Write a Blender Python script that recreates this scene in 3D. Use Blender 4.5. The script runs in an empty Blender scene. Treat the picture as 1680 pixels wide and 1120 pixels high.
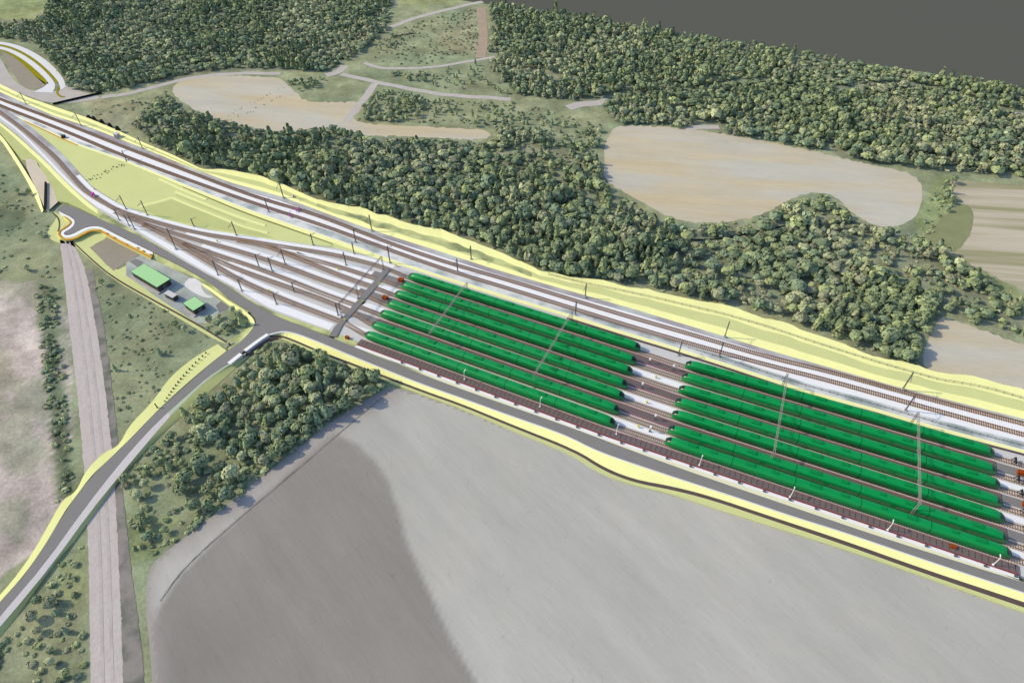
import bpy, bmesh, math, random
import numpy as np
from mathutils import Vector, Matrix, geometry

# ------------------------------------------------------------------ camera, light, exposure
SC = bpy.context.scene
COL = SC.collection
F, PITCH, H = 1080.0, math.radians(45.5), 189.0          # focal length in photo pixels, downward tilt, height above the rails
cam_d = bpy.data.cameras.new('camera'); cam = bpy.data.objects.new('camera', cam_d); COL.objects.link(cam)
cam_d.sensor_width = 36.0; cam_d.lens = 36.0 * F / 1680.0
cam_d.clip_start = 1.0; cam_d.clip_end = 30000.0
cam.location = (0, 0, H); cam.rotation_euler = (math.pi / 2 - PITCH, 0, 0)
SC.camera = cam

SUN_EL, SUN_AZ = math.radians(34), math.radians(171)      # azimuth of the sun, counter-clockwise from +X
wd = bpy.data.worlds.new('World'); SC.world = wd; wd.use_nodes = True
nt = wd.node_tree
sky = nt.nodes.new('ShaderNodeTexSky'); sky.sky_type = 'NISHITA'; sky.sun_disc = False
sky.sun_elevation = SUN_EL; sky.sun_rotation = math.pi / 2 - SUN_AZ
nt.links.new(sky.outputs[0], nt.nodes['Background'].inputs[0])
nt.nodes['Background'].inputs[1].default_value = 0.15
sl = bpy.data.lights.new('sun', 'SUN'); sl.energy = 2.7; sl.angle = math.radians(0.5); sl.color = (1.0, 0.86, 0.57)
so = bpy.data.objects.new('sun', sl); COL.objects.link(so)
sdir = Vector((math.cos(SUN_AZ) * math.cos(SUN_EL), math.sin(SUN_AZ) * math.cos(SUN_EL), math.sin(SUN_EL)))
so.rotation_euler = sdir.to_track_quat('Z', 'Y').to_euler(); so.location = (-300, 0, 300)
SC.view_settings.view_transform = 'Standard'; SC.view_settings.look = 'None'
SC.view_settings.exposure = 0.40; SC.view_settings.gamma = 1.0
SC.cycles.max_bounces = 6; SC.cycles.diffuse_bounces = 4

rnd = random.Random(7)
rng = np.random.default_rng(11)
NZ, SZ = -0.5, -1.2                                       # ground level north and south of the main line

# ------------------------------------------------------------------ geometry helpers
def W(px, py, z=0.0):
    dx = (px - 840) / F; dy = -(py - 560) / F
    d = (dx, math.cos(PITCH) + dy * math.sin(PITCH), -math.sin(PITCH) + dy * math.cos(PITCH))
    t = (z - H) / d[2]
    return Vector((d[0] * t, d[1] * t, z))
def PX(x, y, z):                                          # world (arrays) to photo pixels
    c, s = math.cos(PITCH), math.sin(PITCH)
    zz = z - H
    dep = y * c - zz * s; up = y * s + zz * c
    return 840 + F * x / dep, 560 - F * up / dep
def arc(pts, n):                                          # resample a polyline (arrays) evenly
    p = np.array(pts, float); d = np.r_[0, np.cumsum(np.linalg.norm(np.diff(p, axis=0), axis=1))]
    t = np.linspace(0, d[-1], n)
    return np.stack([np.interp(t, d, p[:, k]) for k in range(p.shape[1])], 1)
def smooth(p, it=2, closed=False):                        # Chaikin corner cutting
    p = np.array(p, float)
    for _ in range(it):
        if closed:
            q = np.roll(p, -1, 0); p = np.stack([.75 * p + .25 * q, .25 * p + .75 * q], 1).reshape(-1, p.shape[1])
        else:
            a, b = p[:-1], p[1:]
            m = np.stack([.75 * a + .25 * b, .25 * a + .75 * b], 1).reshape(-1, p.shape[1])
            p = np.vstack([p[:1], m[1:-1], p[-1:]])
    return p
def lerp_line0(a, b, t, n=90):
    return arc(smooth(a, 2), n) * (1 - t) + arc(smooth(b, 2), n) * t
def inpoly(x, y, poly):
    poly = np.array(poly, float); r = np.zeros(x.shape, bool); n = len(poly); j = n - 1
    for i in range(n):
        xi, yi = poly[i]; xj, yj = poly[j]
        if yi != yj:
            r ^= ((yi > y) != (yj > y)) & (x < (xj - xi) * (y - yi) / (yj - yi) + xi)
        j = i
    return r
def distline(x, y, line):
    best = np.full(x.shape, 1e9); l = np.array(line, float)
    for a, b in zip(l[:-1], l[1:]):
        v = b - a; t = np.clip(((x - a[0]) * v[0] + (y - a[1]) * v[1]) / max(v @ v, 1e-9), 0, 1)
        best = np.minimum(best, np.hypot(x - a[0] - t * v[0], y - a[1] - t * v[1]))
    return best

def mesh_obj(name, verts, faces, mat, parent=None, shade=False, mats=None, mi=None):
    me = bpy.data.meshes.new(name); me.from_pydata([tuple(v) for v in verts], [], [tuple(f) for f in faces]); me.update()
    for m in (mats or [mat]): me.materials.append(m)
    if mi is not None: me.polygons.foreach_set('material_index', np.array(mi, np.int32))
    if shade: me.polygons.foreach_set('use_smooth', np.ones(len(me.polygons), bool))
    o = bpy.data.objects.new(name, me); COL.objects.link(o)
    if parent is not None: o.parent = parent
    return o
def tag(o, label, cat, group=None, kind=None):
    o['label'] = label; o['category'] = cat
    if group: o['group'] = group
    if kind: o['kind'] = kind
    return o
def empty(name, loc, rz=0.0):
    o = bpy.data.objects.new(name, None); COL.objects.link(o); o.location = loc; o.rotation_euler = (0, 0, rz); o.empty_display_size = .2
    return o
def copy_tree(o, parent=None):
    c = o.copy(); COL.objects.link(c)
    if parent is not None: c.parent = parent
    for ch in list(o.children): copy_tree(ch, c)
    return c
class MB:                                                 # collects boxes, bars and tubes into one mesh
    def __init__(s): s.v = []; s.f = []; s.m = []
    def add(s, v, f, m=0):
        n = len(s.v); s.v += [tuple(a) for a in v]; s.f += [tuple(i + n for i in q) for q in f]; s.m += [m] * len(f); return s
    def box(s, c, d, rz=0.0, m=0):
        x, y, z = d[0] / 2, d[1] / 2, d[2] / 2; R = Matrix.Rotation(rz, 3, 'Z'); c = Vector(c)
        v = [c + R @ Vector((a * x, b * y, e * z)) for e in (-1, 1) for a, b in ((-1, -1), (1, -1), (1, 1), (-1, 1))]
        return s.add(v, [(3, 2, 1, 0), (4, 5, 6, 7), (0, 1, 5, 4), (1, 2, 6, 5), (2, 3, 7, 6), (3, 0, 4, 7)], m)
    def bar(s, a, b, w, h=None, n=4, m=0, w2=None):
        a, b = Vector(a), Vector(b); d = (b - a).normalized(); h = h or w
        u = d.cross(Vector((0, 0, 1)));
        if u.length < 1e-3: u = Vector((1, 0, 0))
        u.normalize(); t = u.cross(d)
        v = []
        for p, k in ((a, 1.0), (b, (w2 or w) / w)):
            for i in range(n):
                an = 2 * math.pi * (i + .5) / n
                v.append(p + u * math.cos(an) * w * .7071 * k + t * math.sin(an) * h * .7071 * k)
        f = [(i, (i + 1) % n, n + (i + 1) % n, n + i) for i in range(n)] + [tuple(range(n - 1, -1, -1)), tuple(range(n, 2 * n))]
        return s.add(v, f, m)
    def build(s, name, mat, parent=None, shade=False, mats=None):
        return mesh_obj(name, s.v, s.f, mat, parent, shade, mats, s.m if mats else None)

# ------------------------------------------------------------------ materials
def lin(c): return c / 12.92 if c <= .04045 else ((c + .055) / 1.055) ** 2.4
EXPO = 1.10
def C(r, g, b, k=1.0): return tuple(min(.86, lin(v / 255) / EXPO * k) for v in (r, g, b)) + (1,)
def mat(name, col, var=.12, scale=.25, rough=.9, col2=None, mix_scale=None, spec=.15, stretch=None, fine=.06, attr=None, emis=None):
    m = bpy.data.materials.new(name); m.use_nodes = True; n = m.node_tree; L = n.links
    b = n.nodes['Principled BSDF']; b.inputs['Roughness'].default_value = rough; b.inputs['Specular IOR Level'].default_value = spec
    tc = n.nodes.new('ShaderNodeTexCoord'); src = tc.outputs['Object']
    if stretch:
        mp = n.nodes.new('ShaderNodeMapping'); mp.vector_type = 'TEXTURE'; mp.inputs['Rotation'].default_value = (0, 0, stretch[0]); mp.inputs['Scale'].default_value = (1 / stretch[1], 1 / stretch[2], 1)
        L.new(src, mp.inputs[0]); src = mp.outputs[0]
    base = None
    if attr:
        a = n.nodes.new('ShaderNodeAttribute'); a.attribute_name = attr; base = a.outputs['Color']
    else:
        rgb = n.nodes.new('ShaderNodeRGB'); rgb.outputs[0].default_value = col; base = rgb.outputs[0]
    if col2:
        ns = n.nodes.new('ShaderNodeTexNoise'); ns.inputs['Scale'].default_value = mix_scale or scale; ns.inputs['Detail'].default_value = 5
        L.new(src, ns.inputs['Vector'])
        rp = n.nodes.new('ShaderNodeValToRGB'); rp.color_ramp.elements[0].position = .4; rp.color_ramp.elements[1].position = .62
        L.new(ns.outputs[0], rp.inputs[0])
        mx = n.nodes.new('ShaderNodeMix'); mx.data_type = 'RGBA'; L.new(rp.outputs[0], mx.inputs[0]); L.new(base, mx.inputs[6]); mx.inputs[7].default_value = col2
        base = mx.outputs[2]
    val = None
    for sc, am, det in ((scale, var, 6), (scale * 9, fine, 3)):
        if am <= 0: continue
        ns = n.nodes.new('ShaderNodeTexNoise'); ns.inputs['Scale'].default_value = sc; ns.inputs['Detail'].default_value = det; ns.inputs['Roughness'].default_value = .65
        L.new(src, ns.inputs['Vector'])
        mr = n.nodes.new('ShaderNodeMapRange'); mr.inputs[1].default_value = .25; mr.inputs[2].default_value = .75
        mr.inputs[3].default_value = 1 - am; mr.inputs[4].default_value = 1 + am; L.new(ns.outputs[0], mr.inputs[0])
        if val is None: val = mr.outputs[0]
        else:
            mm = n.nodes.new('ShaderNodeMath'); mm.operation = 'MULTIPLY'; L.new(val, mm.inputs[0]); L.new(mr.outputs[0], mm.inputs[1]); val = mm.outputs[0]
    if val is not None:
        vm = n.nodes.new('ShaderNodeVectorMath'); vm.operation = 'SCALE'; L.new(base, vm.inputs[0]); L.new(val, vm.inputs['Scale']); base = vm.outputs[0]
    L.new(base, b.inputs['Base Color'])
    return m
M = {}
M['ground'] = mat('ground', (0, 0, 0, 1), var=.30, scale=.10, attr='tint', fine=.24, spec=0)
M['foliage'] = mat('foliage', (0, 0, 0, 1), var=.12, scale=.5, attr='tint', fine=0, spec=.05)
M['bark'] = mat('bark', (.09, .07, .05, 1), scale=2)
M['asphalt'] = mat('asphalt', C(136, 134, 134), var=.04, scale=.15, fine=.03, spec=.1)
M['asphalt_dark'] = mat('asphalt_dark', C(132, 130, 131), var=.05, scale=.2, fine=.04)
M['kerb'] = mat('kerb', C(226, 226, 230), var=.03, scale=.5)
M['yellow'] = mat('lit_yellow_earth', C(250, 250, 176), var=.05, scale=.12, fine=.035, spec=0)  # sunlit tone of the slopes put into the earth colour
M['pale2'] = mat('faded_yellow_earth', C(233, 236, 168), var=.06, scale=.2, fine=.04, spec=0)
M['olive'] = mat('dim_yellow_earth', C(212, 217, 153), var=.04, scale=.08, fine=.025, spec=0)  # same earth, dimmer tone of flat and averted ground painted in
M['oliveb'] = mat('dull_olive_earth', C(196, 201, 138), var=.06, scale=.12, fine=.04, spec=0)
M['oliveg'] = mat('grassy_olive_earth', C(205, 211, 150), var=.08, scale=.2, col2=C(140, 150, 110), mix_scale=.1, fine=.06, spec=0)
M['cream'] = mat('cream_verge', C(232, 230, 198), var=.05, scale=.12, fine=.03, spec=0)
M['mustard'] = mat('mustard_bank', C(150, 142, 30), var=.12, scale=.3, spec=0)
M['ditch'] = mat('dark_ditch', C(98, 84, 84), var=.1, scale=.3, spec=0)
M['white_bal'] = mat('white_ballast', C(240, 241, 246), var=.05, scale=.6, fine=.05, spec=0)
M['grey_bal'] = mat('dim_grey_ballast', C(190, 188, 188), var=.07, scale=.5, fine=.08, spec=0)  # dimmer shoulder tone of the fan painted into the stone
M['mid_bal'] = mat('light_ballast', C(206, 205, 206), var=.06, scale=.5, fine=.06, spec=0)
M['drain'] = mat('grey_drain_strip', C(164, 158, 165), var=.1, scale=.15, fine=.08, col2=C(196, 200, 200), mix_scale=.05, spec=0)
M['weedy'] = mat('weedy_ballast', C(222, 224, 224), var=.08, scale=.3, col2=C(160, 172, 172), mix_scale=.09, fine=.08, spec=0)
M['rail'] = mat('rusty_rail', C(152, 114, 84), var=.15, scale=.3, rough=.6)
M['sleeper'] = mat('brown_sleeper', C(184, 168, 154), var=.15, scale=.5)
M['walk'] = mat('dark_walkway', C(116, 104, 106), var=.1, scale=.3, fine=.06)
M['walkedge'] = mat('mauve_edging', C(150, 104, 116), var=.1, scale=.3)
M['train'] = mat('train_green', C(0, 145, 72), var=.04, scale=.3, rough=.38, spec=.4, fine=0)
M['train_mid'] = mat('train_mid_green', C(0, 134, 67), var=.06, scale=.8, rough=.45, spec=.3)
M['train_dk'] = mat('train_dark_green', C(0, 92, 44), var=.08, scale=.8, rough=.45, spec=.3)
M['rubber'] = mat('black_rubber', C(6, 84, 46), var=.1, scale=1)
M['glass'] = mat('dark_screen', (.004, .02, .011, 1), var=0, scale=1, fine=0, rough=.25, spec=.4)
M['under'] = mat('bogie_brown', C(110, 70, 52), var=.2, scale=1)
M['steel'] = mat('grey_steel', C(96, 98, 102), var=.15, scale=.6, rough=.55)
M['galv'] = mat('galvanised_steel', C(160, 150, 152), var=.15, scale=.9, rough=.6)
M['dark'] = mat('near_black_steel', C(44, 46, 50), var=.15, scale=.8, rough=.6)
M['black'] = mat('black_paint', C(24, 22, 22), var=.1, scale=.8)
M['whitep'] = mat('white_paint', C(244, 244, 246), var=.04, scale=.7, rough=.6)
M['concrete'] = mat('concrete', C(182, 178, 180), var=.1, scale=.5)
M['roofg'] = mat('pale_green_roof', C(170, 219, 160), var=.03, scale=.3, fine=.015, stretch=(.47, 1, 6))
M['walld'] = mat('dark_wall', C(70, 66, 66), var=.1, scale=.6)
M['rust'] = mat('rust_brown', C(150, 66, 14), var=.18, scale=.6)
M['orange'] = mat('orange_paint', C(214, 150, 48), var=.1, scale=.4)
M['magenta'] = mat('magenta_panel', C(226, 60, 214), var=.04, scale=1)
M['violet'] = mat('violet_panel', C(140, 112, 214), var=.05, scale=1)
M['field_n'] = mat('stubble_field', C(196, 192, 181), var=.09, scale=.08, col2=C(202, 188, 160), mix_scale=.035, stretch=(-.15, .3, 1.5), fine=.05, spec=0)
M['field_r'] = mat('ripe_field', C(196, 186, 168), var=.10, scale=.08, col2=C(154, 152, 120), mix_scale=.06, stretch=(-.10, .12, 2.6), fine=.06, spec=0)
M['field_s'] = mat('ploughed_field', (0, 0, 0, 1), var=.08, scale=.09, attr='tint', fine=.05, stretch=(-.85, .2, 1.5), spec=0)
def scratches(m):
    n = m.node_tree; L = n.links; b = n.nodes['Principled BSDF']; src = b.inputs['Base Color'].links[0].from_socket
    tc = n.nodes.new('ShaderNodeTexCoord'); f = None
    for rot, sc, se in ((.7, .26, 0.), (-.9, .30, 40.), (-1.5, .22, 90.)):
        mp = n.nodes.new('ShaderNodeMapping'); mp.vector_type = 'TEXTURE'; mp.inputs['Rotation'].default_value = (0, 0, rot); mp.inputs['Scale'].default_value = (1 / sc, 1 / (sc * 7), 1); mp.inputs['Location'].default_value = (se, se * .7, 0)
        L.new(tc.outputs['Object'], mp.inputs[0])
        ns = n.nodes.new('ShaderNodeTexNoise'); ns.inputs['Scale'].default_value = 1.0; ns.inputs['Detail'].default_value = 2; ns.inputs['Distortion'].default_value = .8; L.new(mp.outputs[0], ns.inputs['Vector'])
        mr = n.nodes.new('ShaderNodeMapRange'); mr.inputs[1].default_value = .69; mr.inputs[2].default_value = .79; mr.inputs[3].default_value = 1; mr.inputs[4].default_value = .82; L.new(ns.outputs[0], mr.inputs[0])
        if f is None: f = mr.outputs[0]
        else:
            mm = n.nodes.new('ShaderNodeMath'); mm.operation = 'MULTIPLY'; L.new(f, mm.inputs[0]); L.new(mr.outputs[0], mm.inputs[1]); f = mm.outputs[0]
    vm = n.nodes.new('ShaderNodeVectorMath'); vm.operation = 'SCALE'; L.new(src, vm.inputs[0]); L.new(f, vm.inputs['Scale']); L.new(vm.outputs[0], b.inputs['Base Color'])
scratches(M['field_s'])
M['path'] = mat('gravel_path', C(192, 186, 182), var=.1, scale=.15, spec=0)
M['dirt'] = mat('dirt_path', C(176, 158, 142), var=.14, scale=.2, spec=0)
M['strip'] = mat('old_track_bed', C(202, 193, 190), var=.1, scale=.12, stretch=(.02, 2.5, .8), col2=C(192, 182, 180), fine=.14, spec=0)
M['strip_dk'] = mat('dark_ditch_bed', C(152, 146, 142), var=.14, scale=.2, col2=C(112, 112, 106), fine=.1, spec=0)  # grey soil mottled with a darker grey
M['plot'] = mat('bare_plot', C(158, 150, 136), var=.1, scale=.12, stretch=(.5, 1, 2.5), spec=0)
M['gravelw'] = mat('white_gravel', C(228, 227, 228), var=.05, scale=.3, spec=0)
M['beige'] = mat('beige_soil', C(214, 202, 184), var=.09, scale=.2, spec=0)
M['yardgrey'] = mat('mottled_yard', C(164, 170, 172), var=.18, scale=.1, col2=C(190, 198, 186), mix_scale=.06, spec=0)
M['backdrop'] = mat('grey_backdrop', C(94, 96, 90), var=0, fine=0, scale=1, spec=0)

# ------------------------------------------------------------------ sheets, strips and plates
def sheet(name, poly, z, m, label, cat, sm=2, jit=0.0, skirt=None, kind='structure', step=None):
    p = smooth(poly, sm, True) if sm else np.array(poly, float)
    if step:
        q = np.vstack([p, p[:1]]); L_ = np.linalg.norm(np.diff(q, axis=0), axis=1).sum(); p = arc(q, max(8, int(L_ / step)))[:-1]
    if jit: p = p + rng.normal(0, jit, p.shape)
    v = [W(a, b, z) for a, b in p]
    bm = bmesh.new(); bv = [bm.verts.new(a) for a in v]; f = bm.faces.new(bv)
    if f.normal.z == 0: f.normal_update()
    if f.normal.z < 0: f.normal_flip()
    if skirt is not None:
        n = len(bv); lo = [bm.verts.new((a.x, a.y, skirt)) for a in v]
        for i in range(n):
            bm.faces.new((bv[i], bv[(i + 1) % n], lo[(i + 1) % n], lo[i]))
    bmesh.ops.triangulate(bm, faces=[f]); bmesh.ops.recalc_face_normals(bm, faces=bm.faces) if skirt is not None else None
    me = bpy.data.meshes.new(name); bm.to_mesh(me); bm.free(); me.materials.append(m)
    o = bpy.data.objects.new(name, me); COL.objects.link(o)
    return tag(o, label, cat, kind=kind)
def edge3(line, z, n, sm=2, jit=0):
    # photo polyline -> n ground points; z is one height or (start, end)
    p = arc(smooth(line, sm), n)
    if jit: p = p + rng.normal(0, jit, p.shape)
    z0, z1 = z if isinstance(z, tuple) else (z, z)
    return [W(a, b, z0 + (z1 - z0) * i / (n - 1)) for i, (a, b) in enumerate(p)]
def strip(name, edges, zs, m, label, cat, n=120, sm=2, skirt=None, kind='structure', jit=0, parent=None):
    rows = [edge3(e, z, n, sm, jit) for e, z in zip(edges, zs)]
    return rows_obj(name, rows, m, label, cat, skirt, kind, parent)
def rows_obj(name, rows, m, label=None, cat=None, skirt=None, kind='structure', parent=None):
    n = len(rows[0]); v = [p for r in rows for p in r]; f = []
    for k in range(len(rows) - 1):
        for i in range(n - 1):
            f.append((k * n + i, (k + 1) * n + i, (k + 1) * n + i + 1, k * n + i + 1))
    # face up
    a, b, c = v[f[0][0]], v[f[0][1]], v[f[0][2]]
    if (Vector(b) - Vector(a)).cross(Vector(c) - Vector(a)).z < 0: f = [q[::-1] for q in f]
    if skirt is not None:
        R = len(rows)
        for r in (0, R - 1):
            o_ = len(v); v += [Vector((p[0], p[1], min(skirt, p[2] - .01))) for p in rows[r]]
            f += [(r * n + i, r * n + i + 1, o_ + i + 1, o_ + i) for i in range(n - 1)]
    o = mesh_obj(name, v, f, m, parent)
    if label: tag(o, label, cat, kind=kind)
    return o
def offset(line3, d):
    p = np.array([tuple(a) for a in line3]); t = np.gradient(p[:, :2], axis=0); t /= np.linalg.norm(t, axis=1)[:, None] + 1e-9
    q = p.copy(); q[:, 0] -= t[:, 1] * d; q[:, 1] += t[:, 0] * d
    return [Vector(a) for a in q]                          # positive d: to the left of the direction of travel (north when heading right)
def ribbon(name, line3, d0, d1, dz, m, label=None, cat=None, kind='structure', parent=None, skirt=None):
    ra, rb = offset(line3, d0), offset(line3, d1)
    for r in (ra, rb):
        for p in r: p.z += dz
    return rows_obj(name, [ra, rb], m, label, cat, skirt, kind, parent)

# backdrop far below and beyond the edge of the modelled tile
bk = mesh_obj('backdrop', [(-15000, -15000, -70), (15000, -15000, -70), (15000, 15000, -70), (-15000, 15000, -70)], [(0, 1, 2, 3)], M['backdrop'])
tag(bk, 'plain dark grey emptiness beyond the cut edge of the wooded land', 'backdrop', kind='structure')

# main line reference lines (photo pixels)
UP = [(-60, 137), (0, 163), (100, 200), (200, 240), (300, 278), (420, 324), (520, 352), (620, 392), (720, 427), (840, 461), (940, 492), (1040, 522), (1140, 550), (1260, 586), (1360, 609), (1460, 637), (1560, 664), (1680, 695), (1760, 716)]
DN = [(-60, 146), (0, 174), (100, 212), (200, 255), (300, 292), (420, 335), (520, 366), (620, 403), (720, 439), (840, 475), (940, 506), (1040, 537), (1140, 566), (1260, 599), (1360, 624), (1460, 652), (1560, 680), (1680, 713), (1760, 735)]

# ------------------------------------------------------------------ ground sheet with patchy real-colour cover
TX0, TX1, TY0, TY1, ST = -520., 560., 40., 640., 1.6
gx = np.arange(TX0, TX1 + .1, ST); gy = np.arange(TY0, TY1 + .1, ST)
ex0, ex1 = W(790, 5, NZ), W(1680, 147, NZ)
esl = (ex1.y - ex0.y) / (ex1.x - ex0.x)
X, Y = np.meshgrid(gx, gy)
ymax = ex0.y + esl * (X - ex0.x) + 2.0 * np.sin(X * .05) + 1.5 * np.sin(X * .021 + 1)
Yc = np.minimum(Y, ymax)
ml = [W(a, b, 0) for a, b in UP]; mlx = np.array([p.x for p in ml]); mly = np.array([p.y for p in ml])
axis = np.interp(X, mlx, mly)
side = (Yc - axis) - 1.0
tt = np.clip((side + 9) / 9, 0, 1); tt = tt * tt * (3 - 2 * tt)
Z = SZ + (NZ - SZ) * tt
px, py = PX(X, Yc, Z)
GRASS = np.array(C(150, 157, 126)[:3]); WOODFLOOR = np.array(C(140, 146, 124)[:3]); PALE = np.array(C(194, 180, 177)[:3])
DRY = np.array(C(162, 156, 130)[:3]); DARKG = np.array(C(104, 114, 92)[:3]); SCRUB = np.array(C(142, 149, 121)[:3]); LIME = np.array(C(150, 160, 112)[:3])
def vnoise(x, y, s, seed):
    r = np.random.default_rng(seed); g = r.random((256, 256)); u = x / s; v = y / s
    i = np.floor(u).astype(int); j = np.floor(v).astype(int); a = u - i; b = v - j; a = a * a * (3 - 2 * a); b = b * b * (3 - 2 * b)
    q = lambda m, n: g[m % 256, n % 256]
    return (q(i, j) * (1 - a) + q(i + 1, j) * a) * (1 - b) + (q(i, j + 1) * (1 - a) + q(i + 1, j + 1) * a) * b
def fbm(x, y, s, seed): return (vnoise(x, y, s, seed) + .5 * vnoise(x, y, s / 2.1, seed + 1) + .25 * vnoise(x, y, s / 4.3, seed + 2)) / 1.75
T = np.empty(X.shape + (3,)); T[:] = GRASS
n1 = fbm(X, Yc, 45, 1)[..., None]; n2 = fbm(X, Yc, 14, 5)[..., None]
wx, wy = (fbm(X, Yc, 9, 21) - .5) * 16, (fbm(X, Yc, 9, 31) - .5) * 16       # wobble so borders are ragged
def paint(poly, col, amt=1.0, wob=1.0):
    m = inpoly(px + wx * wob, py + wy * wob, poly); T[m] = T[m] * (1 - amt) + np.array(col) * amt
T += (n1 - .5) * .05 * np.array([1.3, 1.0, .5])
WOODS_N = [
    [(100, -60), (640, -60), (640, 40), (605, 78), (565, 104), (540, 118), (460, 116), (330, 120), (265, 134), (165, 152), (115, 148), (100, 118), (60, 72), (0, 62), (-80, 50), (-80, 30), (20, 35), (70, 28)],
    [(803, 0), (1000, 20), (1800, 150), (1800, 300), (1680, 292), (1590, 284), (1540, 280), (1400, 262), (1290, 236), (1130, 210), (1020, 205), (985, 178), (1000, 163), (935, 165), (850, 158), (806, 118), (798, 95), (806, 50)],
    [(225, 185), (270, 150), (300, 176), (360, 197), (430, 214), (480, 216), (560, 206), (620, 226), (800, 234), (830, 205), (985, 200), (985, 275), (1000, 322), (1060, 352), (1110, 366), (1150, 372), (1240, 367), (1290, 332), (1345, 318), (1382, 340), (1405, 362), (1445, 376), (1500, 374), (1525, 410), (1680, 500), (1760, 545), (1760, 590), (1640, 545), (1560, 515), (1530, 530), (1510, 570), (1518, 605), (1430, 580), (1350, 545), (1250, 510), (1120, 485), (1040, 466), (960, 458), (880, 440), (830, 415), (770, 393), (700, 373), (640, 354), (545, 334), (490, 312), (460, 302), (380, 281), (330, 273), (240, 230), (215, 205)],
]
for p_ in WOODS_N: paint(p_, WOODFLOOR, .9)
paint([(555, 118), (700, 135), (835, 162), (985, 200), (985, 260), (900, 235), (830, 215), (815, 232), (640, 205), (575, 205), (620, 140)], GRASS * .98, .9)   # open meadow
paint([(640, 45), (790, 5), (800, 95), (690, 112), (600, 112), (575, 108), (610, 80)], GRASS, .9)
paint([(650, 10), (690, -20), (800, -20), (740, 10)], LIME, .6)
paint([(720, 60), (775, 20), (785, 85), (735, 90)], DRY, .55)
paint([(-80, -60), (110, -60), (95, 20), (20, 32), (-80, 40)], LIME, .7)
paint([(115, 160), (220, 168), (235, 205), (215, 220), (150, 190)], DRY * .9, .6)
paint([(1525, 400), (1500, 372), (1535, 290), (1560, 285), (1560, 420), (1680, 480), (1680, 520)], LIME * .95, .7)
# south side
paint([(-80, 180), (70, 345), (100, 390), (112, 440), (118, 700), (110, 840), (-80, 960)], SCRUB, .9)
paint([(-80, 455), (60, 470), (118, 520), (118, 700), (112, 830), (60, 910), (-80, 1000)], PALE, .85, 1.5)
paint([(62, 470), (88, 470), (100, 600), (118, 760), (118, 820), (95, 820), (75, 640)], DARKG, .9, .6)
paint([(72, 480), (82, 480), (97, 640), (116, 810), (104, 812), (86, 640)], DARKG * .62, .9, .4)
paint([(-80, 340), (45, 345), (20, 385), (-80, 390)], DARKG * .8, .6)
paint([(150, 430), (190, 455), (370, 560), (330, 590), (260, 660), (205, 730), (180, 700)], SCRUB, .7)
paint([(60, 470), (110, 470), (112, 560), (60, 540)], SCRUB, .5)
paint([(320, 560), (640, 620), (610, 650), (540, 690), (480, 740), (380, 830), (300, 895), (250, 920), (205, 900), (205, 740)], SCRUB * .95, .9)
paint([(210, 840), (300, 850), (260, 915), (210, 930)], LIME * .85, .6)
paint([(-80, 1040), (10, 1035), (110, 905), (140, 890), (146, 1200), (-80, 1200)], SCRUB, .9)
paint([(90, 930), (140, 900), (146, 1000), (100, 980)], LIME * .9, .5)
st_ = fbm(X * .75 + Yc * .66, (Yc * .75 - X * .66) * .3, 7, 61)[..., None]
pm = inpoly(px + wx * 2, py + wy * 2, [(-80, 455), (60, 470), (118, 520), (118, 700), (112, 830), (60, 910), (-80, 1000)])[..., None]
T = np.where(pm & (st_ < .43), T * .5 + SCRUB * .5, T); T = np.where(pm & (st_ > .62), T * 1.14, T)
T += (fbm(X, Yc, 22, 65)[..., None] - .5) * np.array([.10, .05, .02])
T *= (1 + (n2 - .5) * .6)
T *= (1 + (fbm(X, Yc, 4.5, 77)[..., None] - .5) * .35)
T = np.clip(T, .01, .8)
ny, nx = X.shape
verts = np.stack([X, Yc, Z], -1).reshape(-1, 3)
idx = np.arange(ny * nx).reshape(ny, nx)
q = np.stack([idx[:-1, :-1], idx[:-1, 1:], idx[1:, 1:], idx[1:, :-1]], -1).reshape(-1, 4)
keep = (Y < ymax + ST)[:-1, :-1].reshape(-1); q = q[keep]
def np_mesh(name, verts, quads, tint=None, m=None, tri=False):
    me = bpy.data.meshes.new(name); k = quads.shape[1]
    me.vertices.add(len(verts)); me.vertices.foreach_set('co', np.ascontiguousarray(verts, np.float32).ravel())
    me.loops.add(quads.size); me.loops.foreach_set('vertex_index', np.ascontiguousarray(quads, np.int32).ravel())
    me.polygons.add(len(quads)); me.polygons.foreach_set('loop_start', np.arange(0, quads.size, k, dtype=np.int32))
    if tint is not None:
        a = me.color_attributes.new('tint', 'FLOAT_COLOR', 'POINT')
        a.data.foreach_set('color', np.c_[tint, np.ones(len(tint))].astype(np.float32).ravel())
    me.update(calc_edges=True)
    if m: me.materials.append(m)
    return me
gme = np_mesh('ground', verts, q, T.reshape(-1, 3), M['ground'])
gro = bpy.data.objects.new('ground', gme); COL.objects.link(gro)
tag(gro, 'open ground of grass, scrub and bare patches under the whole yard', 'ground', kind='structure')
# cut flank along the far edge of the land
fx = np.arange(TX0, TX1, 8.); fy = ex0.y + esl * (fx - ex0.x) + 2.0 * np.sin(fx * .05) + 1.5 * np.sin(fx * .021 + 1); fy = np.minimum(fy, TY1)
mesh_f = [(a, b, NZ) for a, b in zip(fx, fy)] + [(a, b, -69.5) for a, b in zip(fx, fy)]
fl = mesh_obj('ground_edge', mesh_f, [(i, i + 1, len(fx) + i + 1, len(fx) + i) for i in range(len(fx) - 1)], M['bark'])
tag(fl, 'cut edge of the land at the back of the forest', 'ground', kind='structure')

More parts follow.
